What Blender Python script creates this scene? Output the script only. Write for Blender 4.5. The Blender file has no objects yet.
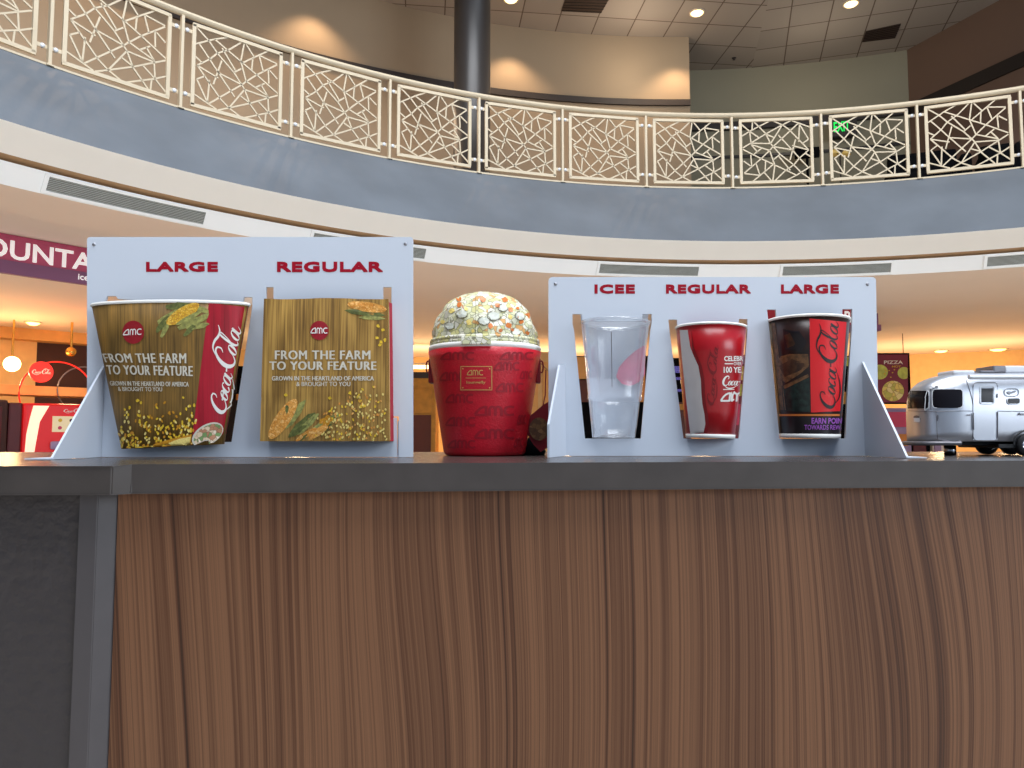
import bpy, bmesh, math, random
from mathutils import Vector, Matrix
from mathutils.bvhtree import BVHTree
from mathutils.geometry import tessellate_polygon
random.seed(7)
S = bpy.context.scene
COL = S.collection
PI = math.pi

# ------------------------------------------------------------------ camera
CZ = 1.078
TILT = math.radians(4.097)
CT, ST = math.cos(TILT), math.sin(TILT)
cam_d = bpy.data.cameras.new('camera')
cam_d.sensor_width = 36.0
cam_d.lens = 740.0 / 1024 * 36
cam_d.clip_start = 0.02
cam_d.clip_end = 200
cam = bpy.data.objects.new('camera', cam_d)
COL.objects.link(cam)
cam.location = (0, 0, CZ)
cam.rotation_euler = (PI / 2 + TILT, 0, 0)
S.camera = cam
CAM = Vector((0, 0, CZ))


def ray(px, py):
    u = (px - 512) / 740.0
    v = (384 - py) / 740.0
    return Vector((u, CT - v * ST, ST + v * CT))


def W(px, py, Y):
    """world point seen at a photo position, on the plane at depth Y"""
    d = ray(px, py)
    return CAM + d * (Y / d.y)


def WZ(px, py, z):
    d = ray(px, py)
    return CAM + d * ((z - CZ) / d.z)


# ------------------------------------------------------------------ materials
def srgb(r, g, b):
    def f(c):
        c = c / 255.0
        return c / 12.92 if c <= 0.04045 else ((c + 0.055) / 1.055) ** 2.4
    return (f(r), f(g), f(b), 1)


MATS = {}


def mat(name, col, rough=0.6, metal=0.0, emit=None, es=0.0, spec=0.5, noise=None, bump=None, coat=0.0):
    """noise=(scale, amount) mottles the colour a little, bump=(scale, strength)"""
    m = bpy.data.materials.new(name)
    m.use_nodes = True
    nt = m.node_tree
    b = nt.nodes['Principled BSDF']
    c = srgb(*col)
    b.inputs['Base Color'].default_value = c
    b.inputs['Roughness'].default_value = rough
    b.inputs['Metallic'].default_value = metal
    b.inputs['Specular IOR Level'].default_value = spec
    b.inputs['Coat Weight'].default_value = coat
    tc = nt.nodes.new('ShaderNodeTexCoord')
    if noise is None and emit is None:
        noise = (9.0, 0.05)
    if noise:
        n = nt.nodes.new('ShaderNodeTexNoise')
        n.inputs['Scale'].default_value = noise[0]
        n.inputs['Detail'].default_value = 3
        nt.links.new(tc.outputs['Object'], n.inputs['Vector'])
        r = nt.nodes.new('ShaderNodeValToRGB')
        k = noise[1]
        r.color_ramp.elements[0].position = 0.3
        r.color_ramp.elements[1].position = 0.7
        r.color_ramp.elements[0].color = tuple(max(0, x * (1 - k)) for x in c[:3]) + (1,)
        r.color_ramp.elements[1].color = tuple(min(1, x * (1 + k)) for x in c[:3]) + (1,)
        nt.links.new(n.outputs['Fac'], r.inputs['Fac'])
        nt.links.new(r.outputs['Color'], b.inputs['Base Color'])
    if bump:
        n2 = nt.nodes.new('ShaderNodeTexNoise')
        n2.inputs['Scale'].default_value = bump[0]
        nt.links.new(tc.outputs['Object'], n2.inputs['Vector'])
        bp = nt.nodes.new('ShaderNodeBump')
        bp.inputs['Strength'].default_value = bump[1]
        bp.inputs['Distance'].default_value = 0.01
        nt.links.new(n2.outputs['Fac'], bp.inputs['Height'])
        nt.links.new(bp.outputs['Normal'], b.inputs['Normal'])
    if emit:
        b.inputs['Emission Color'].default_value = srgb(*emit)
        b.inputs['Emission Strength'].default_value = es
    MATS[name] = m
    return m


def ramp(nt, src, stops, interp='LINEAR'):
    r = nt.nodes.new('ShaderNodeValToRGB')
    r.color_ramp.interpolation = interp
    while len(r.color_ramp.elements) < len(stops):
        r.color_ramp.elements.new(0.5)
    for e, (p, c) in zip(r.color_ramp.elements, stops):
        e.position = p
        e.color = c if len(c) == 4 else srgb(*c)
    nt.links.new(src, r.inputs['Fac'])
    return r.outputs['Color']


def grain_mat(name, stops, scales, warp, zscale, rough, spec=0.4, axis='X', plank=None):
    """vertical wood grain: fine streaks along Z, warped sideways"""
    m = mat(name, (128, 128, 128), rough, spec=spec, noise=(1, 0))
    nt = m.node_tree
    b = nt.nodes['Principled BSDF']
    tc = nt.nodes.new('ShaderNodeTexCoord')
    sep = nt.nodes.new('ShaderNodeSeparateXYZ')
    nt.links.new(tc.outputs['Object'], sep.inputs[0])

    def math_(op, a, bb):
        n = nt.nodes.new('ShaderNodeMath')
        n.operation = op
        for i, v in enumerate((a, bb)):
            if isinstance(v, (int, float)):
                n.inputs[i].default_value = v
            else:
                nt.links.new(v, n.inputs[i])
        return n.outputs[0]
    mp = nt.nodes.new('ShaderNodeMapping')
    mp.inputs['Scale'].default_value = (warp[0], warp[0], warp[1])
    nt.links.new(tc.outputs['Object'], mp.inputs['Vector'])
    wn = nt.nodes.new('ShaderNodeTexNoise')
    wn.inputs['Scale'].default_value = 1
    wn.inputs['Detail'].default_value = 1.0
    nt.links.new(mp.outputs[0], wn.inputs['Vector'])
    xw = math_('ADD', sep.outputs[axis], math_('MULTIPLY', wn.outputs['Fac'], warp[2]))
    outs = []
    for sc in scales:
        cb = nt.nodes.new('ShaderNodeCombineXYZ')
        nt.links.new(math_('MULTIPLY', xw, sc), cb.inputs[0])
        nt.links.new(math_('MULTIPLY', sep.outputs['Z'], zscale), cb.inputs[1])
        nn = nt.nodes.new('ShaderNodeTexNoise')
        nn.inputs['Scale'].default_value = 1
        nn.inputs['Detail'].default_value = 2.5
        nt.links.new(cb.outputs[0], nn.inputs['Vector'])
        outs.append(nn.outputs['Fac'])
    v = outs[0]
    for o in outs[1:]:
        v = math_('ADD', v, o)
    v = math_('MULTIPLY', v, 1.0 / len(outs))
    col = ramp(nt, v, stops)
    if plank:
        fr = math_('FRACT', math_('MULTIPLY', sep.outputs[axis], plank), 0)
        ln = ramp(nt, fr, [(0.0, (60, 45, 30)), (0.06, (255, 255, 255))])
        mx = nt.nodes.new('ShaderNodeMixRGB')
        mx.blend_type = 'MULTIPLY'
        mx.inputs['Fac'].default_value = 0.8
        nt.links.new(col, mx.inputs[1])
        nt.links.new(ln, mx.inputs[2])
        col = mx.outputs[0]
    nt.links.new(col, b.inputs['Base Color'])
    return m


def voronoi_mat(name, scale, cells, line=None, rough=0.7, feature='F1', detail_scale=None, lw=0.06):
    m = mat(name, (200, 200, 200), rough, noise=(1, 0))
    nt = m.node_tree
    b = nt.nodes['Principled BSDF']
    tc = nt.nodes.new('ShaderNodeTexCoord')
    # wobble
    n = nt.nodes.new('ShaderNodeTexNoise')
    n.inputs['Scale'].default_value = scale * 0.7
    nt.links.new(tc.outputs['Object'], n.inputs['Vector'])
    mixv = nt.nodes.new('ShaderNodeMixRGB')
    mixv.blend_type = 'ADD'
    mixv.inputs['Fac'].default_value = 0.6 / scale
    nt.links.new(tc.outputs['Object'], mixv.inputs[1])
    nt.links.new(n.outputs['Color'], mixv.inputs[2])
    v = nt.nodes.new('ShaderNodeTexVoronoi')
    v.inputs['Scale'].default_value = scale
    nt.links.new(mixv.outputs[0], v.inputs['Vector'])
    sp = nt.nodes.new('ShaderNodeSeparateColor')
    nt.links.new(v.outputs['Color'], sp.inputs[0])
    col = ramp(nt, sp.outputs[0], cells, 'CONSTANT')
    if line:
        e = nt.nodes.new('ShaderNodeTexVoronoi')
        e.feature = 'DISTANCE_TO_EDGE'
        e.inputs['Scale'].default_value = scale
        nt.links.new(mixv.outputs[0], e.inputs['Vector'])
        f = ramp(nt, e.outputs['Distance'], [(0.0, (0, 0, 0)), (lw, (255, 255, 255))])
        mx = nt.nodes.new('ShaderNodeMixRGB')
        nt.links.new(f, mx.inputs['Fac'])
        mx.inputs[1].default_value = srgb(*line)
        nt.links.new(col, mx.inputs[2])
        col = mx.outputs[0]
    nt.links.new(col, b.inputs['Base Color'])
    return m


M = {}
M['board'] = mat('white_plastic_board', (206, 213, 224), 0.5, noise=(6, .015))
M['board_red'] = mat('heading_red', (160, 6, 34), 0.6, spec=0.2)
M['metal'] = mat('screw_metal', (150, 150, 155), 0.35, 0.9)
M['counter'] = mat('counter_laminate', (62, 56, 53), 0.26, noise=(30, .10), spec=0.5)
M['dark_panel'] = mat('charcoal_panel', (50, 45, 46), 0.55, noise=(60, .06), bump=(90, .25))
M['post'] = mat('charcoal_post', (66, 62, 64), 0.45, noise=(40, .05))
M['wood'] = grain_mat('walnut_laminate', [(0.36, (44, 22, 11)), (0.44, (82, 50, 30)), (0.50, (98, 65, 43)), (0.56, (115, 79, 54)), (0.66, (84, 52, 32))],
                      (26, 210, 620), (2.2, 0.9, 0.26), 0.5, 0.46, spec=0.3)
M['tub_wood'] = grain_mat('printed_brown_wood', [(0.30, (66, 46, 14)), (0.46, (110, 82, 34)), (0.56, (132, 98, 44)), (0.7, (168, 122, 46))],
                          (60, 500), (8, 6, .01), 12, 0.5)
M['bag_wood'] = grain_mat('printed_gold_planks', [(0.30, (78, 52, 18)), (0.46, (140, 104, 46)), (0.56, (176, 136, 66)), (0.7, (204, 160, 80))],
                          (50, 420), (9, 5, .01), 9, 0.65, plank=95)
M['tub_red'] = grain_mat('printed_red_wood', [(0.30, (126, 6, 20)), (0.5, (168, 14, 36)), (0.7, (188, 22, 46))], (60, 420), (8, 5, .01), 8, 0.45)
M['paper_white'] = mat('paper_white', (240, 238, 232), 0.55)
M['print_white'] = mat('print_white', (235, 230, 222), 0.5, noise=(1, 0))
M['print_cream'] = mat('print_cream', (212, 204, 186), 0.55, noise=(1, 0))
M['print_popped'] = mat('popped_print', (222, 224, 210), 0.6, noise=(300, .08))
M['amc_red'] = mat('emblem_red', (150, 8, 26), 0.5, noise=(1, 0))
M['kernel'] = mat('kernel_yellow', (236, 186, 44), 0.5, noise=(900, .35))
M['kernel_pale'] = mat('kernel_pale', (244, 210, 120), 0.5, noise=(900, .25))
M['kernel_dark'] = mat('kernel_amber', (196, 134, 24), 0.5, noise=(900, .3))
M['husk'] = mat('husk_green', (150, 148, 78), 0.6, noise=(260, .4))
M['husk_d'] = mat('husk_dark', (100, 104, 48), 0.6, noise=(260, .4))
M['cob'] = voronoi_mat('corn_cob', 420, [(0.0, (224, 170, 40)), (0.4, (240, 194, 74)), (0.8, (206, 146, 36))], (150, 100, 20))
M['cob_o'] = voronoi_mat('corn_cob_orange', 420, [(0.0, (226, 160, 72)), (0.5, (214, 140, 50)), (0.8, (240, 184, 104))], (160, 96, 30))
M['popcorn'] = voronoi_mat('printed_popcorn', 210, [(0.0, (226, 200, 166)), (0.35, (186, 130, 96)), (0.6, (240, 222, 196)), (0.85, (120, 150, 90))], (120, 70, 50))
M['bucket_red'] = mat('red_leatherette', (196, 8, 34), 0.42, noise=(200, .06), bump=(400, .12), spec=0.5)
M['bucket_print'] = mat('bucket_dark_print', (158, 7, 30), 0.5, noise=(1, 0))
M['gold'] = mat('gold_foil', (214, 160, 98), 0.35, 0.5)
M['dark_red'] = mat('dark_red_fabric', (128, 8, 26), 0.6)
M['black'] = mat('black_fabric', (10, 10, 13), 0.85, spec=0.1)
M['brown_round'] = voronoi_mat('brown_medallion', 160, [(0.0, (120, 86, 52)), (0.4, (96, 66, 42)), (0.8, (140, 104, 66))], (80, 56, 36))
M['cup_red'] = mat('cup_red', (172, 10, 22), 0.28, noise=(1, 0), spec=0.55)
M['cup_darkred'] = mat('cup_dark_red', (128, 6, 16), 0.35, noise=(1, 0))
M['bottle_grey'] = mat('bottle_pale_grey', (206, 198, 194), 0.35, noise=(30, .04))
M['cup_bright'] = mat('cup_bright_red', (228, 22, 30), 0.3, noise=(1, 0), spec=0.55)
M['cup_black'] = mat('cup_black', (20, 12, 18), 0.3, noise=(1, 0), spec=0.55)
M['cup_photo'] = mat('printed_cola', (44, 20, 13), 0.3, noise=(38, .75))
M['ice'] = mat('printed_ice', (108, 74, 44), 0.3, noise=(170, .55))
M['ice_d'] = mat('printed_ice_shadow', (66, 40, 24), 0.3, noise=(120, .5))
M['teal_print'] = mat('printed_dark_teal', (22, 40, 36), 0.3, noise=(160, .7))
M['purple_print'] = mat('printed_purple', (168, 92, 190), 0.4, noise=(1, 0))
M['orange_print'] = mat('printed_orange', (214, 120, 50), 0.4, noise=(1, 0))
M['script_black'] = mat('printed_black', (24, 6, 8), 0.4, noise=(1, 0))
M['silver'] = mat('polished_aluminium', (200, 202, 208), 0.36, 0.8, noise=(20, .02))
M['silver_d'] = mat('grey_trim', (126, 124, 128), 0.4, 0.6)
M['glass_dark'] = mat('smoked_window', (22, 18, 22), 0.2, noise=(1, 0), spec=0.25)
M['white_gloss'] = mat('white_gloss', (226, 228, 232), 0.35)
M['tyre'] = mat('tyre_rubber', (16, 16, 18), 0.6)
M['chrome'] = mat('chrome', (196, 196, 200), 0.12, 1.0, noise=(1, 0))
M['rail'] = mat('cream_rail_paint', (214, 197, 168), 0.45, noise=(5, .03))
M['fascia'] = mat('blue_grey_fascia', (103, 109, 116), 0.55, noise=(1.4, .12), spec=0.4)
M['cream_band'] = mat('cream_band', (246, 241, 232), 0.7, noise=(3, .01))
M['slot'] = mat('slot_painted_shade', (178, 142, 104), 0.8)  # tan imitates the warm-lit shade inside the gap under the cream band
M['white_band'] = mat('white_band', (252, 252, 250), 0.7, noise=(3, .01))
M['soffit'] = mat('beige_soffit', (240, 222, 206), 0.8, noise=(.6, .03))
M['back_wall'] = mat('amber_wall', (232, 190, 130), 0.8)
M['upper_wall'] = mat('olive_beige_wall', (164, 146, 122), 0.8, noise=(.7, .04))
M['far_wall'] = mat('grey_olive_wall', (150, 144, 122), 0.8, noise=(.7, .03))
M['brown_wall'] = mat('brown_wall', (122, 98, 84), 0.8, noise=(.7, .04))
M['stripe'] = mat('dark_stripe', (54, 48, 46), 0.6)
M['stripe_brown'] = mat('dark_brown_stripe', (26, 16, 15), 0.6)
M['column'] = mat('charcoal_column', (58, 53, 50), 0.36, noise=(2, .05), spec=0.5)
M['carpet'] = mat('brown_carpet', (96, 78, 66), 0.95, noise=(14, .2))
M['hall_floor'] = mat('pale_floor_tile', (206, 196, 182), 0.5, noise=(3, .06))
M['grille'] = mat('grey_grille', (178, 178, 170), 0.5)
M['grille_d'] = mat('grille_shadow', (120, 120, 114), 0.7)
M['brown_vent'] = mat('brown_return_grille', (70, 54, 44), 0.7)
M['lens'] = mat('lamp_lens', (255, 240, 210), 0.5, emit=(255, 226, 160), es=3.0)
M['lens_warm'] = mat('warm_lamp_lens', (255, 220, 150), 0.5, emit=(255, 214, 120), es=4.0)
M['lamp_ring'] = mat('lamp_trim', (206, 190, 170), 0.5)
M['sign_mag'] = mat('sign_magenta', (190, 78, 112), 0.6, noise=(1, 0))
M['sign_pur'] = mat('sign_purple', (128, 78, 112), 0.6, noise=(1, 0))
M['sign_white'] = mat('sign_letter_white', (246, 240, 240), 0.5, emit=(255, 245, 245), es=.35)
M['sign_red'] = mat('sign_red', (176, 40, 58), 0.6, noise=(1, 0))
M['machine_red'] = mat('machine_red', (206, 14, 22), 0.4, emit=(220, 14, 16), es=.35)
M['machine_dark'] = mat('machine_dark_red', (90, 12, 18), 0.5)
M['disc_red'] = mat('neon_red', (220, 30, 26), 0.5, emit=(236, 40, 26), es=.7)
M['screen'] = mat('lit_screen', (206, 190, 150), 0.4, emit=(220, 200, 160), es=.5)
M['swoosh'] = mat('lit_swoosh', (250, 236, 210), 0.5, emit=(255, 226, 190), es=.7)
M['orange_beam'] = mat('amber_beam', (232, 170, 96), 0.6)
M['dark_wall'] = mat('dark_brown_wall', (66, 34, 28), 0.7)
M['door_brown'] = mat('brown_cabinet', (92, 44, 30), 0.6)
M['wood_box'] = mat('honey_wood', (192, 136, 50), 0.6, noise=(8, .15))
M['bulb'] = mat('lamp_bulb', (255, 240, 200), 0.5, emit=(255, 224, 150), es=9.0)
M['brass'] = mat('brass', (214, 168, 80), 0.25, 0.9)
M['strip'] = mat('strip_light', (255, 250, 220), 0.5, emit=(255, 236, 180), es=2.5)
M['exit'] = mat('exit_green', (30, 220, 90), 0.5, emit=(20, 235, 90), es=.9)
M['yellow_shade'] = mat('yellow_shade', (220, 190, 110), 0.6, emit=(230, 190, 110), es=.25)
M['screen_violet'] = mat('menu_violet', (120, 110, 190), 0.4, emit=(130, 120, 210), es=.5)
M['poster_dark'] = mat('poster_maroon', (132, 36, 58), 0.5)
M['poster_pizza'] = voronoi_mat('poster_pizza', 11, [(0.0, (244, 222, 120)), (0.4, (214, 206, 100)), (0.75, (250, 234, 160))], (180, 140, 70), 0.6)
M['poster_green'] = mat('poster_green', (196, 204, 96), 0.6, noise=(9, .3))
M['soft_pink'] = mat('soft_pink_print', (226, 120, 150), 0.5, noise=(60, .12))
M['pink'] = mat('pink_sign', (224, 70, 110), 0.5, noise=(1, 0))
M['lilac'] = mat('lilac_panel', (170, 150, 190), 0.5)
M['crumb'] = mat('orange_case', (222, 142, 60), 0.5)

# clear plastic
mp_ = bpy.data.materials.new('clear_frosted_plastic')
mp_.use_nodes = True
nt = mp_.node_tree
for n in list(nt.nodes):
    nt.nodes.remove(n)
out = nt.nodes.new('ShaderNodeOutputMaterial')
tr = nt.nodes.new('ShaderNodeBsdfTransparent')
tr.inputs[0].default_value = (.95, .96, .97, 1)
df = nt.nodes.new('ShaderNodeBsdfDiffuse')
df.inputs[0].default_value = (.85, .87, .9, 1)
gl = nt.nodes.new('ShaderNodeBsdfGlossy')
gl.inputs['Roughness'].default_value = .12
m1 = nt.nodes.new('ShaderNodeMixShader')
m1.inputs[0].default_value = .16
m2 = nt.nodes.new('ShaderNodeMixShader')
lw_ = nt.nodes.new('ShaderNodeLayerWeight')
lw_.inputs['Blend'].default_value = .35
nt.links.new(tr.outputs[0], m1.inputs[1])
nt.links.new(df.outputs[0], m1.inputs[2])
nt.links.new(m1.outputs[0], m2.inputs[1])
nt.links.new(gl.outputs[0], m2.inputs[2])
nt.links.new(lw_.outputs['Facing'], m2.inputs[0])
mm = nt.nodes.new('ShaderNodeMath')
mm.operation = 'MULTIPLY'
mm.inputs[1].default_value = .5
nt.links.new(lw_.outputs['Facing'], mm.inputs[0])
nt.links.new(mm.outputs[0], m2.inputs[0])
nt.links.new(m2.outputs[0], out.inputs[0])
M['plastic'] = mp_

# popcorn fabric for the bucket lid
fab = voronoi_mat('popcorn_fabric', 125, [(0.0, (226, 224, 196)), (0.28, (212, 211, 170)), (0.50, (236, 232, 214)), (0.78, (206, 200, 138)), (0.93, (214, 160, 96))],
                  (128, 124, 98), 0.65, lw=.08)
M['fabric'] = fab


def tile_mat(name, rot):
    m = mat(name, (150, 138, 126), 0.85, noise=(1, 0))
    nt = m.node_tree
    b = nt.nodes['Principled BSDF']
    tc = nt.nodes.new('ShaderNodeTexCoord')
    mp = nt.nodes.new('ShaderNodeMapping')
    mp.inputs['Rotation'].default_value = (0, 0, rot)
    nt.links.new(tc.outputs['Object'], mp.inputs[0])
    br = nt.nodes.new('ShaderNodeTexBrick')
    br.offset = 0
    br.inputs['Scale'].default_value = 1
    br.inputs['Brick Width'].default_value = .61
    br.inputs['Row Height'].default_value = .61
    br.inputs['Mortar Size'].default_value = .010
    br.inputs['Color1'].default_value = srgb(172, 162, 152)
    br.inputs['Color2'].default_value = srgb(162, 153, 144)
    br.inputs['Mortar'].default_value = srgb(104, 90, 80)
    nt.links.new(mp.outputs[0], br.inputs['Vector'])
    nt.links.new(br.outputs['Color'], b.inputs['Base Color'])
    return m


# ------------------------------------------------------------------ mesh helpers
class MB:
    def __init__(s):
        s.bm = bmesh.new()
        s.mats = []

    def mi(s, m):
        if m is None:
            return 0
        if m not in s.mats:
            s.mats.append(m)
        return s.mats.index(m)

    def face(s, pts, m=None, smooth=False):
        vs = [s.bm.verts.new(p) for p in pts]
        try:
            f = s.bm.faces.new(vs)
            f.material_index = s.mi(m)
            f.smooth = smooth
            return f
        except ValueError:
            return None

    def box(s, a, b, m=None, bev=0.0, mtx=None):
        tmp = bmesh.new()
        r = bmesh.ops.create_cube(tmp, size=1)
        a, b = Vector(a), Vector(b)
        c = (a + b) / 2
        d = b - a
        for v in tmp.verts:
            v.co = Vector((v.co.x * d.x, v.co.y * d.y, v.co.z * d.z)) + c
        if bev > 0:
            bmesh.ops.bevel(tmp, geom=list(tmp.edges), offset=bev, segments=2, affect='EDGES', profile=.6)
        s.merge(tmp, m, mtx)

    def merge(s, tmp, m=None, mtx=None, smooth=False):
        k = s.mi(m)
        mp = {}
        for v in tmp.verts:
            co = v.co if mtx is None else mtx @ v.co
            mp[v] = s.bm.verts.new(co)
        for f in tmp.faces:
            try:
                nf = s.bm.faces.new([mp[v] for v in f.verts])
                nf.material_index = k
                nf.smooth = smooth or f.smooth
            except ValueError:
                pass
        tmp.free()

    def grid(s, P, m=None, smooth=True, closed_u=False):
        """P[i][j] points"""
        k = s.mi(m)
        V = [[s.bm.verts.new(p) for p in row] for row in P]
        n = len(V)
        for i in range(n if closed_u else n - 1):
            A, B = V[i], V[(i + 1) % n]
            for j in range(len(A) - 1):
                try:
                    f = s.bm.faces.new((A[j], B[j], B[j + 1], A[j + 1]))
                    f.material_index = k
                    f.smooth = smooth
                except ValueError:
                    pass
        return V

    def lathe(s, c, prof, seg=48, m=None, smooth=True, mtx=None, fn=None):
        P = []
        for i in range(seg):
            a = 2 * PI * i / seg
            row = []
            for (r, z) in prof:
                r2 = max(r, 1e-5)
                if fn:
                    r2, z2 = fn(a, r2, z)
                else:
                    z2 = z
                p = Vector((r2 * math.sin(a), -r2 * math.cos(a), z2))
                if mtx is not None:
                    p = mtx @ p
                row.append(p + Vector(c))
            P.append(row)
        s.grid(P, m, smooth, True)

    def tube(s, pts, r, seg=8, m=None, closed=False, flat=None):
        pts = [Vector(p) for p in pts]
        n = len(pts)
        rows = []
        up = Vector((0, 0, 1))
        for i, p in enumerate(pts):
            if closed:
                t = pts[(i + 1) % n] - pts[i - 1]
            else:
                t = pts[min(i + 1, n - 1)] - pts[max(i - 1, 0)]
            t.normalize()
            a = t.cross(up)
            if a.length < 1e-3:
                a = t.cross(Vector((0, 1, 0)))
            a.normalize()
            b = a.cross(t)
            rr = r[i] if isinstance(r, (list, tuple)) else r
            fl = flat or 1
            rows.append([p + a * rr * math.cos(2 * PI * k / seg) + b * rr * fl * math.sin(2 * PI * k / seg) for k in range(seg + 1)])
        s.grid(rows, m, True, closed)
        if not closed:
            s.face(rows[0][:-1], m)
            s.face(rows[-1][:-1][::-1], m)

    def prism(s, loops, f0, f1, m=None, side=None):
        """loops: list of 2D loops (outer first, then holes); f0, f1 map 2D to 3D for both faces"""
        pts = [p for lp in loops for p in lp]
        tri = tessellate_polygon([[Vector((p[0], p[1], 0)) for p in lp] for lp in loops])
        A = [s.bm.verts.new(f0(*p)) for p in pts]
        B = [s.bm.verts.new(f1(*p)) for p in pts]
        k = s.mi(m)
        k2 = s.mi(side) if side else k
        for t in tri:
            for L in ([A[i] for i in t], [B[i] for i in reversed(t)]):
                try:
                    f = s.bm.faces.new(L)
                    f.material_index = k
                except ValueError:
                    pass
        o = 0
        for lp in loops:
            n = len(lp)
            for i in range(n):
                j = (i + 1) % n
                try:
                    f = s.bm.faces.new((A[o + i], A[o + j], B[o + j], B[o + i]))
                    f.material_index = k2
                except ValueError:
                    pass
            o += n

    def build(s, name, m=None, parent=None, origin=None, label=None, bev=None, recalc=True):
        if recalc:
            bmesh.ops.recalc_face_normals(s.bm, faces=list(s.bm.faces))
        me = bpy.data.meshes.new(name)
        o0 = Vector(origin) if origin is not None else (Vector(ORG[parent.name]) if parent else Vector())
        bmesh.ops.translate(s.bm, verts=list(s.bm.verts), vec=-o0)
        s.bm.to_mesh(me)
        s.bm.free()
        if s.mats:
            for x in s.mats:
                me.materials.append(x)
        else:
            me.materials.append(m)
        ob = bpy.data.objects.new(name, me)
        COL.objects.link(ob)
        if parent:
            ob.parent = parent
            ORG[ob.name] = ORG[parent.name]
        else:
            ob.location = o0
            ORG[ob.name] = o0
        if label:
            ob['label'] = label
        return ob


ORG = {}


def thing(name, label, cat, loc=(0, 0, 0), group=None, rotz=0):
    o = bpy.data.objects.new(name, None)
    o.empty_display_size = .1
    COL.objects.link(o)
    o.location = loc
    o.rotation_euler = (0, 0, rotz)
    o['label'] = label
    o['category'] = cat
    if group:
        o['group'] = group
    ORG[o.name] = Vector(loc)
    return o


def tag(o, label, cat, group=None):
    o['label'] = label
    o['category'] = cat
    if group:
        o['group'] = group
    return o


def struct(o):
    o['kind'] = 'structure'
    return o


def copy_tree(o, parent=None):
    c = o.copy()
    COL.objects.link(c)
    if parent:
        c.parent = parent
    for ch in [x for x in o.children]:
        copy_tree(ch, c)
    return c


def V2(n):
    return n


# ------------------------------------------------------------------ prints projected on surfaces
def bvh_of(mb):
    mb.bm.normal_update()
    mb.bm.verts.ensure_lookup_table()
    mb.bm.faces.ensure_lookup_table()
    return BVHTree.FromBMesh(mb.bm)


def hitter(bvh, Y):
    """function placing a print point on the front of a surface"""
    def f(px, py, off=0.0003, far=False):
        d = ray(px, py).normalized()
        p, n, i, dist = bvh.ray_cast(CAM, d)
        f.miss = p is None
        if p is None:
            p, n, i, dist = bvh.find_nearest(W(px, py, Y))
        if n.dot(d) > 0:
            n = -n
        return p + n * off
    return f


_tc = {}


def text2d(s, bold=0.0, shear=0.0, ls=1.0):
    key = (s, bold, shear, ls)
    if key in _tc:
        return _tc[key]
    cu = bpy.data.curves.new('t', 'FONT')
    cu.body = s
    cu.size = 1
    cu.offset = bold
    cu.shear = shear
    cu.space_character = ls
    cu.resolution_u = 3
    ob = bpy.data.objects.new('t', cu)
    me = ob.to_mesh()
    vs = [(v.co.x, v.co.y) for v in me.vertices]
    fs = [tuple(p.vertices) for p in me.polygons]
    ob.to_mesh_clear()
    bpy.data.objects.remove(ob)
    bpy.data.curves.remove(cu)
    x0 = min(v[0] for v in vs)
    x1 = max(v[0] for v in vs)
    y0 = min(v[1] for v in vs)
    y1 = max(v[1] for v in vs)
    vs = [((v[0] - x0) / (x1 - x0), (v[1] - y0) / (y1 - y0)) for v in vs]
    _tc[key] = (vs, fs)
    return _tc[key]


def quad_map(q):
    """q = TL, TR, BR, BL in photo coordinates; (u,v) with v up"""
    TL, TR, BR, BL = q

    def f(u, v):
        x = (1 - v) * ((1 - u) * BL[0] + u * BR[0]) + v * ((1 - u) * TL[0] + u * TR[0])
        y = (1 - v) * ((1 - u) * BL[1] + u * BR[1]) + v * ((1 - u) * TL[1] + u * TR[1])
        return x, y
    return f


def rect(x0, y0, x1, y1):
    return ((x0, y0), (x1, y0), (x1, y1), (x0, y1))


def put_text(mb, s, q, hit, m, off=0.0005, bold=0.02, shear=0, ls=1.0, thick=0, hb=0):
    """thick > 0 strengthens the horizontal strokes of widely set letters"""
    vs, fs = text2d(s, bold, shear, ls)
    qm = quad_map(q)
    k = mb.mi(m)
    copies = [(0, thick * c / 3) for c in range(4)] if thick else ([(hb * c / 2, 0) for c in range(3)] if hb else [(0, 0)])
    for c, (du, dv) in enumerate(copies):
        V, bad = [], set()
        for i, v in enumerate(vs):
            V.append(mb.bm.verts.new(hit(*qm(v[0] * (1 - hb) + du, v[1] * (1 - thick) + dv), off + c * .00003)))
            if getattr(hit, 'miss', False):
                bad.add(i)
        for f in fs:
            if bad and any(i in bad for i in f):
                continue
            try:
                nf = mb.bm.faces.new([V[i] for i in f])
                nf.material_index = k
            except ValueError:
                pass
        for v in V:
            if not v.link_faces:
                mb.bm.verts.remove(v)


def catmull(P, n=6):
    out = []
    for i in range(len(P) - 1):
        p0 = P[max(i - 1, 0)]
        p1, p2 = P[i], P[i + 1]
        p3 = P[min(i + 2, len(P) - 1)]
        for k in range(n):
            t = k / n
            out.append(tuple(0.5 * ((2 * b) + (-a + c) * t + (2 * a - 5 * b + 4 * c - d) * t * t + (-a + 3 * b - 3 * c + d) * t ** 3)
                             for a, b, c, d in zip(p0, p1, p2, p3)))
    out.append(tuple(P[-1]))
    return out


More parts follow.
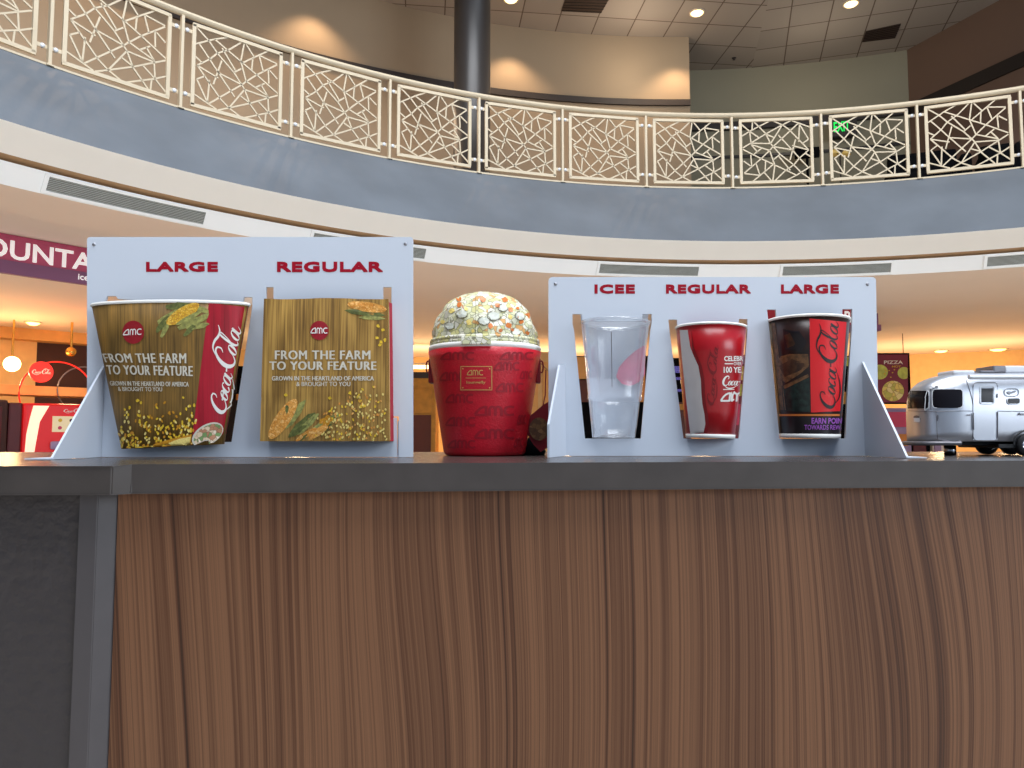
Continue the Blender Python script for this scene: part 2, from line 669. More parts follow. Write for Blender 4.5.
def stroke(mb, P, fmap, hit, m, off=0.0006, n=6, wscale=1.0):
    """P: (x, y, width) in design space, fmap to photo (u,v)->(px,py)"""
    C = catmull(P, n)
    L, R = [], []
    for i, c in enumerate(C):
        a = C[max(i - 1, 0)]
        b = C[min(i + 1, len(C) - 1)]
        tx, ty = b[0] - a[0], b[1] - a[1]
        l = math.hypot(tx, ty) or 1
        nx, ny = -ty / l, tx / l
        w = max(c[2], .02) * wscale / 2
        L.append(hit(*fmap(c[0] + nx * w, c[1] + ny * w), off))
        R.append(hit(*fmap(c[0] - nx * w, c[1] - ny * w), off))
    mb.grid([L, R], m, False)


def oval(cx, cy, a, b, sl, w1, w2, k0=0.0, k1=1.0, n=12):
    out = []
    for i in range(n + 1):
        t = (k0 + (k1 - k0) * i / n) * 2 * PI
        x, y = a * math.cos(t), b * math.sin(t)
        w = w2 + (w1 - w2) * abs(math.cos(t)) ** 1.5
        out.append((cx + x + y * sl, cy + y, w))
    return out


def script_strokes():
    S_ = []
    sl = .45
    # first big C with the tail that underlines
    S_.append([(2.30, 2.05, .10), (2.62, 2.35, .18), (2.62, 2.85, .22), (2.10, 3.0, .26), (1.35, 2.55, .42), (.75, 1.65, .56), (.62, .80, .52), (1.0, .22, .36),
               (1.6, .15, .22), (2.2, .5, .12), (2.55, .95, .06)])
    S_.append([(1.15, .10, .1), (1.9, -.55, .2), (3.0, -.75, .28), (4.2, -.55, .22), (5.0, -.2, .1), (5.5, .05, .04)])
    # o c a
    S_.append(oval(2.95, .85, .40, .66, sl, .34, .10))
    S_.append(oval(4.05, .85, .42, .66, sl, .34, .10, .12, .90))
    S_.append(oval(5.05, .85, .42, .66, sl, .32, .10))
    S_.append([(5.85, 1.5, .30), (5.55, .8, .30), (5.45, .35, .28), (5.75, .15, .14), (6.15, .5, .06)])
    # hyphen
    S_.append([(6.15, 1.25, .22), (6.65, 1.3, .22)])
    # second C, taller with swash
    S_.append([(8.5, 2.35, .10), (8.95, 2.7, .2), (8.9, 3.35, .24), (8.3, 3.5, .3), (7.55, 2.95, .44), (7.0, 1.95, .60), (6.95, 1.0, .54), (7.35, .35, .36),
               (7.95, .25, .22), (8.5, .65, .12), (8.8, 1.05, .06)])
    S_.append([(7.7, 3.3, .1), (8.6, 4.0, .22), (9.6, 3.9, .34), (10.4, 3.45, .34), (11.2, 3.35, .22), (11.9, 3.7, .06)])
    # o l a
    S_.append(oval(9.25, .95, .40, .68, sl, .34, .10))
    S_.append([(9.8, .8, .06), (10.4, 1.7, .1), (11.0, 3.0, .16), (10.95, 3.4, .2), (10.6, 3.0, .28), (10.2, 1.8, .34), (10.0, .8, .32), (10.2, .3, .2), (10.6, .5, .06)])
    S_.append(oval(11.3, .95, .42, .66, sl, .32, .10))
    S_.append([(12.1, 1.6, .30), (11.8, .9, .30), (11.7, .45, .28), (12.0, .25, .14), (12.6, .75, .05)])
    return S_


def put_script(mb, q, hit, m, off=0.0006, ws=1.0, only=None):
    """design box x 0.4..12.6, y -0.8..4.1"""
    qm = quad_map(q)
    f = lambda x, y: qm((x - .4) / 12.2, (y + .8) / 4.9)
    st = script_strokes()
    if only:
        st = st[:only]
    for P in st:
        stroke(mb, P, f, hit, m, off, 5, ws)


def put_amc(mb, q, hit, m, off=0.0006, w=.16, sub=4):
    """quarter-arch a, then m and c; design box 0..3.3 x 0..1"""
    qm = quad_map(q)
    f = lambda x, y: qm(x / 3.3, y)
    ww = w
    S_ = [
        [(.0, .08, ww), (.5, .08, ww), (.92, .08, ww)],
        [(.02, .08, ww), (.2, .45, ww), (.52, .8, ww), (.92, .95, ww)],
        [(.92, .0, ww), (.92, .5, ww), (.92, 1.0, ww)],
        [(1.2, .0, ww), (1.2, .5, ww), (1.22, .75, ww), (1.4, .94, ww), (1.62, .8, ww), (1.68, .5, ww), (1.68, .0, ww)],
        [(1.68, .5, ww), (1.72, .8, ww), (1.92, .94, ww), (2.12, .8, ww), (2.18, .5, ww), (2.18, .0, ww)],
        [(3.2, .86, ww), (2.95, .93, ww), (2.6, .86, ww), (2.45, .5, ww), (2.6, .14, ww), (2.95, .07, ww), (3.2, .14, ww)],
    ]
    for P in S_:
        stroke(mb, P, f, hit, m, off, sub)


def put_patch(mb, q, hit, m, off=0.0003, nu=6, nv=8, smooth=True):
    qm = quad_map(q)
    mb.grid([[hit(*qm(i / nu, j / nv), off) for j in range(nv + 1)] for i in range(nu + 1)], m, smooth)


def put_blob(mb, cx, cy, rx, ry, ang, hit, m, off=0.0005, n=10, pw=None):
    k = mb.mi(m)
    ca, sa = math.cos(ang), math.sin(ang)
    c = mb.bm.verts.new(hit(cx, cy, off))
    vs = []
    for i in range(n):
        t = 2 * PI * i / n
        x, y = rx * math.cos(t), ry * math.sin(t)
        if pw:
            s_ = 1 + pw * math.sin(i * 2.7 + cx)
            x *= s_
            y *= s_
        vs.append(mb.bm.verts.new(hit(cx + x * ca - y * sa, cy + x * sa + y * ca, off)))
    for i in range(n):
        f = mb.bm.faces.new((c, vs[i], vs[(i + 1) % n]))
        f.material_index = k


def put_poly(mb, pts, hit, m, off=0.0005):
    tri = tessellate_polygon([[Vector((p[0], p[1], 0)) for p in pts]])
    V = [mb.bm.verts.new(hit(p[0], p[1], off)) for p in pts]
    k = mb.mi(m)
    for t in tri:
        f = mb.bm.faces.new([V[i] for i in t])
        f.material_index = k


def put_region(mb, pts, hit, m, off=0.0005, nu=8, dy=2.0):
    """fill a shape row by row so it follows a curved surface"""
    y0, y1 = min(p[1] for p in pts) + .01, max(p[1] for p in pts) - .01
    n = max(2, int((y1 - y0) / dy))
    rows = []
    for j in range(n + 1):
        y = y0 + (y1 - y0) * j / n
        xs = []
        for i in range(len(pts)):
            a, b = pts[i], pts[(i + 1) % len(pts)]
            if (a[1] - y) * (b[1] - y) <= 0 and a[1] != b[1]:
                xs.append(a[0] + (b[0] - a[0]) * (y - a[1]) / (b[1] - a[1]))
        if len(xs) < 2:
            continue
        rows.append([hit(min(xs) + (max(xs) - min(xs)) * i / nu, y, off) for i in range(nu + 1)])
    mb.grid(rows, m)


# ------------------------------------------------------------------ the round hall
C0 = Vector((2.674, 0.85, CZ))
H_SLAB, H_RAIL = 3.26, 4.257


def cyl(R, th, h):
    return C0 + Vector((R * math.sin(th), R * math.cos(th), h))


def th_of(px, R, h):
    lo, hi = -1.35, 1.2
    for _ in range(50):
        m_ = (lo + hi) / 2
        p = cyl(R, m_, h) - CAM
        x = 512 + 740 * p.x / (p.y * CT + p.z * ST) if (p.y * CT + p.z * ST) > .2 else -1e6
        if x < px:
            lo = m_
        else:
            hi = m_
    return (lo + hi) / 2


def on_cyl(px, py, R):
    d = ray(px, py)
    a = d.x * d.x + d.y * d.y
    cx, cy = C0.x, C0.y
    b = -2 * (d.x * cx + d.y * cy)
    c = cx * cx + cy * cy - R * R
    t = (-b + math.sqrt(b * b - 4 * a * c)) / (2 * a)
    return CAM + d * t


def arc_surf(name, prof, th0, th1, m, n=90):
    mb = MB()
    mb.grid([[cyl(R, th0 + (th1 - th0) * i / n, h) for (R, h) in prof] for i in range(n + 1)], m, False)
    for f in mb.bm.faces:
        f.smooth = False
    return struct(mb.build(name, m))


TA, TB = -1.55, 1.30
FLOOR_H = -CZ

mb = MB()
mb.box((-16, -12, -.1), (24, 24, 0), M['hall_floor'])
struct(mb.build('floor'))

arc_surf('trim_1', [(8.70, H_SLAB), (8.682, H_SLAB), (8.55, 3.13), (7.75, 2.307)], TA, TB, M['fascia'])
arc_surf('trim_2', [(7.75, 2.307), (7.765, 2.29), (7.925, 2.14), (7.938, 2.126)], TA, TB, M['cream_band'])
arc_surf('trim_3', [(7.938, 2.126), (8.03, 2.10), (8.03, 2.085)], TA, TB, M['slot'])
arc_surf('trim_4', [(8.03, 2.085), (7.975, 2.083), (8.08, 1.93)], TA, TB, M['white_band'])
arc_surf('ceiling_concession', [(8.08, 1.93), (12.5, 1.93), (17.8, 1.93), (17.8, 2.0), (8.3, 2.0)], TA, TB, M['soffit'], 60)
arc_surf('floor_upper', [(8.682, H_SLAB), (10.5, H_SLAB), (12.6, H_SLAB), (12.6, H_SLAB - .12), (8.8, H_SLAB - .12)], TA, TB, M['carpet'], 60)
arc_surf('wall_back', [(17.7, FLOOR_H), (17.7, 1.95), (17.85, 1.95), (17.85, FLOOR_H)], TA, TB, M['back_wall'], 50)

# upper walls
thw = th_of(690, 11.13, 5.5)
arc_surf('wall_upper', [(11.13, H_SLAB), (11.13, 6.7), (11.33, 6.7), (11.33, H_SLAB)], TA, thw, M['upper_wall'])
mb = MB()
mb.face([cyl(11.13, thw, H_SLAB), cyl(11.13, thw, 6.7), cyl(11.33, thw, 6.7), cyl(11.33, thw, H_SLAB)], M['upper_wall'])
struct(mb.build('trim_5'))
arc_surf('trim_6', [(11.12, 5.50), (11.08, 5.50), (11.08, 5.60), (11.12, 5.60)], TA, thw, M['stripe'])
thc = math.atan2(6.84 - C0.x, 12.43 - C0.y)
arc_surf('wall_upper_far', [(12.28, H_SLAB), (12.28, 6.7), (12.45, 6.7), (12.45, H_SLAB)], thw - .15, thc + .02, M['far_wall'], 30)
hs = [on_cyl(760, y_, 12.22).z - CZ for y_ in (128, 120.5, 156, 153.5)]
arc_surf('trim_7', [(12.27, hs[0]), (12.2, hs[0]), (12.2, hs[1]), (12.27, hs[1])], thw - .15, thc, M['stripe'], 30)
arc_surf('trim_11', [(12.27, hs[2]), (12.24, hs[2]), (12.24, hs[3]), (12.27, hs[3])], thw - .15, thc, M['column'], 30)
# brown wall at the right, running toward the camera
A = Vector((6.84, 12.43, CZ))
dirw = Vector((.66, -1.51, 0)).normalized()
nrm = Vector((1.51, .66, 0)).normalized()
mb = MB()
B_ = A + dirw * 9
for (z0, z1, o0, o1, m_) in ((H_SLAB, 6.7, 0, .15, 'brown_wall'),):
    q = [A + nrm * o0, B_ + nrm * o0, B_ + nrm * o1, A + nrm * o1]
    lo = [p + Vector((0, 0, z0)) for p in q]
    hi = [p + Vector((0, 0, z1)) for p in q]
    for i in range(4):
        mb.face([lo[i], lo[(i + 1) % 4], hi[(i + 1) % 4], hi[i]], M[m_])
struct(mb.build('wall_right'))
mb = MB()
q = [A - nrm * .03, B_ - nrm * .03, B_ + nrm * .01, A + nrm * .01]
lo = [p + Vector((0, 0, 5.50)) for p in q]
hi = [p + Vector((0, 0, 5.72)) for p in q]
for i in range(4):
    mb.face([lo[i], lo[(i + 1) % 4], hi[(i + 1) % 4], hi[i]], M['stripe_brown'])
mb.face(lo, M['stripe_brown'])
mb.face(hi, M['stripe_brown'])
struct(mb.build('trim_8'))

# tiled upper ceiling in two fields whose grids meet at a seam
P1 = WZ(768, 2, CZ + 6.7)
P2 = WZ(752, 66, CZ + 6.7)
sd = (P2 - P1).normalized()
S1 = P1 - sd * 3.0
S2 = P2 + sd * 1.2
mb = MB()
zc = CZ + 6.7
fld = [(S1.x, S1.y), (S2.x, S2.y), (-6, 14.5), (-9, 9), (-7, 4), (-2, S1.y)]
mb.prism([fld], lambda x, y: Vector((x, y, zc)), lambda x, y: Vector((x, y, zc + .05)), tile_mat('ceiling_tiles', math.radians(-6.5)))
struct(mb.build('ceiling', origin=(2.66, 10.92, zc)))
mb = MB()
fld = [(S1.x, S1.y), (12.5, S1.y), (13.5, 8), (9, 14.5), (S2.x, S2.y)]
mb.prism([fld], lambda x, y: Vector((x, y, zc)), lambda x, y: Vector((x, y, zc + .05)), tile_mat('ceiling_tiles_turned', math.radians(16.5)))
struct(mb.build('ceiling_side', origin=(4.95, 10.92, zc)))


def recessed(px, py, z, label, r=.09, warm=False, group=None):
    p = WZ(px, py, z)
    t = thing('recessed_light', label, 'ceiling light', p, group or ('recessed lights in the tiled ceiling' if z > 6 else 'recessed lights of the concession hall'))
    mb = MB()
    mb.lathe(p, [(r * 1.25, 0), (r * 1.25, -.012), (r, -.014), (r, 0)], 28, M['lamp_ring'])
    mb.build('trim_ring', parent=t)
    mb = MB()
    mb.lathe(p, [(0.0, -.05), (r * .5, -.045), (r * .85, -.025), (r, -.006)], 28, M['lens_warm' if warm else 'lens'])
    mb.build('lens', parent=t)
    return t


UL = CZ + 6.7
recessed(511, -1, UL, 'round recessed light in the tiled ceiling just right of the dark column', .10)
recessed(697, 12.5, UL, 'round recessed light in the tiled ceiling above the end of the beige curved wall', .10)
recessed(851, 3.5, UL, 'round recessed light in the tiled ceiling nearest the brown wall', .10)

for (pts, lab) in ((((568, -8), (613, -8), (601, 13), (561, 11)), 'dark square return grille in the ceiling left of centre'),
                   (((866, 31), (901, 23.5), (895, 38), (862, 42)), 'dark return grille in the ceiling beside the brown wall')):
    P = [WZ(a, b, UL - .006) for a, b in pts]
    c = sum(P, Vector()) / 4
    t = thing('return_grille', lab, 'vent', c, 'dark return grilles in the tiled ceiling')
    mb = MB()
    lo = [p - Vector((0, 0, .006)) for p in P]
    mb.face(lo, M['brown_vent'])
    for i in range(4):
        mb.face([P[i], P[(i + 1) % 4], lo[(i + 1) % 4], lo[i]], M['brown_vent'])
    mb.build('backing', parent=t)
    mb = MB()
    for k in range(7):
        u = (k + .5) / 7
        a = lo[0].lerp(lo[3], u)
        b = lo[1].lerp(lo[2], u)
        mb.tube([a - Vector((0, 0, .004)), b - Vector((0, 0, .004))], .008, 4, M['stripe_brown'])
    mb.build('slats', parent=t)

# sprinkler on the ceiling
p = WZ(734, 58, UL)
mb = MB()
mb.lathe(p, [(0, 0), (.04, 0), (.03, -.01), (.012, -.015), (.012, -.03), (.025, -.034), (0, -.036)], 14, M['stripe'])
tag(mb.build('sprinkler', origin=p), 'small dark sprinkler head in the ceiling near the tile seam', 'sprinkler')

# column
pc = cyl(9.35, th_of(472, 9.35, 4.5), H_SLAB)
mb = MB()
mb.lathe(pc, [(0, 0), (.29, 0), (.29, .12), (.245, .14), (.245, 3.42), (.27, 3.44), (0, 3.44)], 48, M['column'])
tag(mb.build('column', origin=pc), 'dark round column rising behind the balcony railing to the ceiling', 'column')

# ---- railing
dth = 0.1321
th0 = th_of(733, 8.682, H_SLAB)
posts = [-1.155, -1.023, -.891, -.759, -.627, -.494, -.363, -.235, -.105, .027, .159, .291, .420, .551]
rl = thing('balcony_railing', 'cream metal balcony railing with irregular lattice panels on the curved balcony edge', 'railing', cyl(8.64, th0, H_SLAB))
RR = 8.70
mb = MB()
mb.tube([cyl(RR, posts[0] - .05 + (posts[-1] - posts[0] + .1) * i / 120, H_RAIL) for i in range(121)], .034, 10, M['rail'])
mb.build('handrail', parent=rl)
mb = MB()
mb.grid([[cyl(R, posts[0] - .05 + (posts[-1] - posts[0] + .1) * i / 120, h) for (R, h) in
          ((RR - .025, H_SLAB + .0), (RR - .025, H_SLAB + .02), (RR + .025, H_SLAB + .02), (RR + .025, H_SLAB))] for i in range(121)], M['rail'], False)
mb.build('base_rail', parent=rl)
rl_m = {}


def local_frame(th):
    """matrix: x along the railing to the right, y outward, z up, origin on the slab"""
    o = cyl(RR, th, H_SLAB)
    return Matrix.Translation(o) @ Matrix.Rotation(-th, 4, 'Z')


proto_post = None
for th in posts:
    if proto_post is None:
        mb = MB()
        mb.box((-.014, -.03, 0), (.014, .03, .965), M['rail'], .003)
        mb.box((-.03, -.045, 0), (.03, .045, .012), M['rail'])
        proto_post = mb.build('post', parent=rl, origin=(0, 0, 0))
        ob = proto_post
    else:
        ob = proto_post.copy()
        COL.objects.link(ob)
    ob.matrix_parent_inverse = Matrix()
    ob.matrix_local = Matrix.Translation(-ORG[rl.name]) @ local_frame(th)

segs = '''95,205 180,250 235,295 345,360 400,410
95,300 215,225 300,180
110,410 190,345 235,295 310,245 395,165
120,290 185,345 240,395 355,495
95,365 140,385
110,410 245,430
110,410 265,540 320,570 410,600
110,485 160,450
110,485 180,585
190,460 180,585
95,570 240,605
265,325 215,475
245,400 400,410
265,255 355,345
345,360 395,320
215,225 390,280 500,315 650,370
410,165 390,280 430,380
420,165 480,220
580,140 480,220 400,285
470,230 465,300
515,200 545,280
520,195 640,195
190,590 400,410 430,380 500,315 640,200
580,250 585,335
590,255 645,285
430,380 580,410
495,390 555,345 
530,360 580,410
400,410 420,430 580,420
420,430 320,570
420,430 460,500 550,575
390,475 460,495
250,605 320,570 460,495 650,380
515,465 590,505 665,555
580,410 590,505
410,600 590,505 655,465
570,520 565,575'''
PW, PZ0, PZ1 = .455, .085, .925


def pat(x, y):
    u = (x - 85) / (667 - 85.0)
    top = 200 - 75 * u
    bot = 632 - 57 * u
    v = 1 - (y - top) / (bot - top)
    return max(-.99, min(.99, 2 * u - 1)) * PW, PZ0 + max(0.005, min(.995, v)) * (PZ1 - PZ0)


def flatbar(mb, a, b, w, d, m):
    a, b = Vector((a[0], 0, a[1])), Vector((b[0], 0, b[1]))
    t = (b - a).normalized()
    n = Vector((-t.z, 0, t.x)) * w / 2
    y = Vector((0, d / 2, 0))
    A_ = [a + n - y, a - n - y, a - n + y, a + n + y]
    B2 = [b + n - y, b - n - y, b - n + y, b + n + y]
    for i in range(4):
        j = (i + 1) % 4
        mb.face([A_[i], A_[j], B2[j], B2[i]], m)
    mb.face(A_, m)
    mb.face(B2, m)


proto_panel = None
for k in range(len(posts) - 1):
    th = (posts[k] + posts[k + 1]) / 2
    if proto_panel is None:
        mb = MB()
        for a, b in (((-PW, PZ0), (-PW, PZ1)), ((PW, PZ0), (PW, PZ1)), ((-PW - .014, PZ0), (PW + .014, PZ0)), ((-PW - .014, PZ1), (PW + .014, PZ1))):
            flatbar(mb, a, b, .036, .03, M['rail'])
        fr = mb.build('panel', parent=rl, origin=(0, 0, 0))
        mb = MB()
        for ln in segs.split('\n'):
            P = [pat(*map(float, q.split(','))) for q in ln.split()]
            for a, b in zip(P, P[1:]):
                flatbar(mb, a, b, .0155, .010, M['rail'])
        lt = mb.build('lattice', parent=fr, origin=(0, 0, 0))
        kids = [lt]
        for sx in (-1, 1):
            for z in (.18, .845):
                mb = MB()
                x0_, x1_ = (PW + .012) * sx, (PW + .105) * sx
                mb.box((min(x0_, x1_), -.004, z - .018), (max(x0_, x1_), .004, z + .018), M['rail'])
                mtx = Matrix.Translation((x0_ + .055 * sx, 0, z)) @ Matrix.Rotation(PI / 2, 4, 'X')
                mb.lathe((0, 0, 0), [(0, -.012), (.02, -.012), (.02, .012), (0, .012)], 12, M['white_gloss'], mtx=mtx)
                kids.append(mb.build('clip', parent=fr, origin=(0, 0, 0)))
        proto_panel = fr
        ob = fr
    else:
        ob = copy_tree(proto_panel)
    ob.matrix_parent_inverse = Matrix()
    loc = Matrix.Translation(-ORG[rl.name]) @ local_frame(th)
    if k in (9,):      # this panel is hung upside down
        loc = loc @ Matrix.Translation((0, 0, PZ0 + PZ1)) @ Matrix.Rotation(PI, 4, 'Y')
    ob.matrix_local = loc

# ---- linear air vents in the white band
def vent(px0, px1, label):
    def bp(t, th, o):   # t 0 at top of the band, 1 at the bottom
        R0, h0, R1, h1 = 7.975, 2.083, 8.08, 1.93
        n = Vector((h0 - h1, R1 - R0)).normalized()      # (dR, dh) of the outward-facing normal
        return cyl(R0 + (R1 - R0) * t - n.x * o, th, h0 + (h1 - h0) * t - n.y * o)
    a0, a1 = th_of(px0, 8.02, 2.0), th_of(px1, 8.02, 2.0)
    t = thing('linear_vent', label, 'vent', bp(.5, (a0 + a1) / 2, 0), 'linear air vents under the balcony')
    n = 14
    mb = MB()
    for (ta, tb) in ((.04, .16), (.80, .92)):
        mb.grid([[bp(q[0], a0 + (a1 - a0) * i / n, q[1]) for q in ((ta, 0), (ta, .012), (tb, .012), (tb, 0))] for i in range(n + 1)], M['white_band'], False)
    dd = .004
    for (b0, b1) in ((a0, a0 + dd), (a1 - dd, a1)):
        mb.grid([[bp(ta, b, o) for ta in (.04, .92)] for b, o in ((b0, 0), (b0, .012), (b1, .012), (b1, 0))], M['white_band'], False)
    mb.build('frame', parent=t)
    mb = MB()
    mb.grid([[bp(q, a0 + (a1 - a0) * i / n, .002) for q in (.1, .85)] for i in range(n + 1)], M['grille_d'], False)
    mb.build('backing', parent=t)
    mb = MB()
    for k in range(8):
        u = .19 + k * .079
        mb.grid([[bp(q[0], a0 + (a1 - a0) * i / n, q[1]) for q in ((u, .003), (u + .02, .009), (u + .045, .003))] for i in range(n + 1)], M['grille'], False)
    mb.build('slats', parent=t)


vent(43, 208, 'long white air vent under the balcony at the far left')
vent(310, 428, 'air vent under the balcony mostly hidden behind the bag display board')
vent(597, 701, 'air vent under the balcony above the left half of the right display board')
vent(780, 894, 'air vent under the balcony above the right end of the right display board')
vent(984, 1090, 'air vent under the balcony at the far right edge')

# ---- upper floor furniture seen through the lattice
def rot_box(mb, c, th, a, b, m, bev=.02):
    mtx = Matrix.Translation(c) @ Matrix.Rotation(-th, 4, 'Z')
    mb.box(a, b, m, bev, mtx)


def armchair(px, R, label, w=.9, hh=.85):
    th = th_of(px, R, H_SLAB + .6)
    c = cyl(R, th, H_SLAB)
    t = thing('lounge_chair', label, 'chair', c, 'black lounge chairs on the upper floor')
    for nm, boxes in (('seat', [((-w / 2 + .12, -.38, .2), (w / 2 - .12, .3, .46))]), ('backrest', [((-w / 2 + .05, .22, .2), (w / 2 - .05, .42, hh))]),
                      ('armrest', [((-w / 2, -.38, .12), (-w / 2 + .14, .4, .64))]), ('armrest', [((w / 2 - .14, -.38, .12), (w / 2, .4, .64))])):
        mb = MB()
        for a, b in boxes:
            rot_box(mb, c, th, a, b, M['black'], .05)
        mb.build(nm, parent=t)
    for sx in (-1, 1):
        for y in (-.3, .3):
            mb = MB()
            x = (w / 2 - .1) * sx
            rot_box(mb, c, th, (x - .03, y - .03, .0), (x + .03, y + .03, .14), M['black'], .005)
            mb.build('leg', parent=t)


armchair(926, 10.1, 'wide black lounge chair behind the railing below the brown wall', 1.0, .93)
armchair(1000, 9.9, 'small black lounge chair behind the railing at the right edge', .5, .84)

# exit sign
p = on_cyl(841.5, 127, 12.1)
th = math.atan2(p.x - C0.x, p.y - C0.y)
t = thing('exit_sign', 'green lit exit sign in a dark box on the upper far wall', 'sign', p)
mb = MB()
rot_box(mb, p, th, (-.19, -.02, -.17), (.25, .12, .17), M['stripe'], .01)
mb.build('housing', parent=t)
mtx = Matrix.Translation(p) @ Matrix.Rotation(-th, 4, 'Z')
mb = MB()
vs, fs = text2d('EXIT', .02)
V = [mb.bm.verts.new(mtx @ Vector((-.13 + v[0] * .26, -.026, -.09 + v[1] * .18))) for v in vs]
for f in fs:
    mb.bm.faces.new([V[i] for i in f])
mb.build('lettering', M['exit'], parent=t, label='green glowing EXIT lettering')

# floor lamp with twin shades
p = on_cyl(840, 152, 11.2)
b = Vector((p.x, p.y, C0.z + H_SLAB))
t = thing('floor_lamp', 'thin floor lamp with two small yellow shades below the exit sign', 'lamp', b)
mb = MB()
mb.lathe(b, [(0, 0), (.13, 0), (.13, .02), (.012, .03), (.012, p.z - b.z - .05), (0, p.z - b.z - .05)], 16, M['stripe'])
mb.build('pole', parent=t)
for sx in (-1, 1):
    mb = MB()
    c = p + Vector((.09 * sx, 0, -.05))
    mb.lathe(c, [(.02, .09), (.08, .0), (.075, .0), (.015, .085)], 16, M['yellow_shade'])
    mb.tube([Vector((p.x, p.y, p.z - .055)), c + Vector((0, 0, .05)), c + Vector((0, 0, .09))], .007, 6, M['stripe'])
    mb.build('lamp_shade', parent=t)

# dark screen on the upper floor
p = on_cyl(807, 153, 12.0)
th = math.atan2(p.x - C0.x, p.y - C0.y)
t = thing('monitor', 'black monitor on a stand behind the railing left of the exit sign', 'monitor', Vector((p.x, p.y, C0.z + H_SLAB)))
mb = MB()
rot_box(mb, p, th, (-.2, -.03, -.09), (.2, .03, .09), M['black'], .006)
mb.build('screen', parent=t)
mb = MB()
rot_box(mb, Vector((p.x, p.y, C0.z + H_SLAB)), th, (-.02, -.02, 0), (.02, .02, p.z - C0.z - H_SLAB - .09), M['black'], .003)
rot_box(mb, Vector((p.x, p.y, C0.z + H_SLAB)), th, (-.2, -.15, 0), (.2, .15, .02), M['black'], .003)
mb.build('stand', parent=t)
# tall dark post
p = on_cyl(747, 165, 12.0)
b = Vector((p.x, p.y, C0.z + H_SLAB))
t = thing('queue_post', 'short dark post standing behind the upside-down lattice panel', 'post', b)
mb = MB()
mb.lathe(b, [(0, 0), (.14, 0), (.14, .02), (.05, .04), (.05, .95), (0, .96)], 16, M['stripe_brown'])
mb.build('pole', parent=t)

# ------------------------------------------------------------------ concession hall below
# left bulkhead with the sign
SR = 9.66
a0 = -1.45
a1 = th_of(170, 14.0, 1.4)
BH = 1.56
arc_surf('ceiling_bulkhead', [(SR + .02, 1.93), (SR + .02, BH), (14.2, BH)], a0, a1, M['soffit'], 40)
mb = MB()
mb.face([cyl(SR + .02, a1, BH), cyl(SR + .02, a1, 1.93), cyl(14.2, a1, 1.93), cyl(14.2, a1, BH)], M['soffit'])
struct(mb.build('trim_9'))
arc_surf('wall_left', [(14.0, BH), (14.0, .98), (14.0, FLOOR_H)], a0, a1, M['dark_wall'], 30)
sg = thing('fascia_sign', 'magenta sign band reading FOUNTAIN on the bulkhead at the left edge', 'sign', cyl(SR, -1.0, 1.7))
s0, s1 = -1.30, th_of(122, SR, 1.7)
mb = MB()
n = 30
mb.grid([[cyl(R, s0 + (s1 - s0) * i / n, h) for (R, h) in ((SR, 1.672), (SR - .03, 1.672), (SR - .03, 1.925), (SR, 1.925))] for i in range(n + 1)], M['sign_mag'], False)
mb.build('band', parent=sg)
mb = MB()
mb.grid([[cyl(R, s0 + (s1 - s0) * i / n, h) for (R, h) in ((SR, 1.545), (SR - .05, 1.545), (SR - .05, 1.672), (SR, 1.672))] for i in range(n + 1)], M['sign_pur'], False)
mb.build('lower_band', parent=sg, label='purple strip under the magenta band')


def arc_text(mb, s, th_a, th_b, h0, h1, R, m, bold=.03):
    vs, fs = text2d(s, bold)
    V = [mb.bm.verts.new(cyl(R, th_a + (th_b - th_a) * v[0], h0 + (h1 - h0) * v[1])) for v in vs]
    k = mb.mi(m)
    for f in fs:
        nf = mb.bm.faces.new([V[i] for i in f])
        nf.material_index = k


mb = MB()
arc_text(mb, 'FOUNTAIN', th_of(-34.6, SR, 1.7), th_of(118.5, SR, 1.7), 1.69, 1.875, SR - .034, M['sign_white'], .022)
mb.build('lettering', parent=sg, label='white capital letters')
mb = MB()
arc_text(mb, 'icee', th_of(76, SR, 1.55), th_of(91, SR, 1.55), 1.585, 1.645, SR - .054, M['sign_white'], .02)
mb.build('small_lettering', parent=sg)

recessed(33, 322, CZ + BH - .003, 'oval-looking warm recessed light in the amber soffit under the magenta sign', .085, True)
recessed(941, 350.5, CZ + 1.93, 'recessed light over the right counter, left one of the two above the trailer', .13, True)
recessed(998, 349, CZ + 1.93, 'recessed light over the right counter, right one of the two above the trailer', .16, True)

# pendant lamp at left
p = on_cyl(71, 352, 12.6)
t = thing('pendant_lamp', 'small gold globe pendant hanging under the amber soffit', 'lamp', p)
mb = MB()
mb.lathe(p, [(.066 * math.cos(PI * i / 14 - PI / 2), .066 * math.sin(PI * i / 14 - PI / 2)) for i in range(15)], 24, M['brass'])
mb.build('globe', parent=t)
mb = MB()
mb.tube([p + Vector((0, 0, .07)), Vector((p.x, p.y, CZ + BH))], .016, 8, M['brass'])
mb.build('stem', parent=t)
# glowing bulb
p = on_cyl(12, 364, 12.9)
t = thing('wall_lamp', 'glowing round lamp on the dark wall at the far left', 'lamp', p)
mb = MB()
mb.lathe(p, [(.10 * math.cos(PI * i / 14 - PI / 2), .10 * math.sin(PI * i / 14 - PI / 2)) for i in range(15)], 24, M['bulb'])
mb.build('globe', parent=t)
mb = MB()
mb.tube([p + Vector((0, 0, .1)), p + Vector((0, 0, .3)), Vector((p.x, p.y, CZ + BH))], .012, 8, M['brass'])
mb.build('stem', parent=t)
arc_surf('trim_12', [(13.97, FLOOR_H), (13.97, BH)], a0, th_of(36, 13.97, 1.0), M['back_wall'], 12)
# cove strip above the dark wall
arc_surf('trim_10', [(13.98, 1.40), (13.7, 1.40), (13.7, BH), (13.98, BH)], a0, th_of(110, 13.8, 1.3), M['orange_beam'], 20)

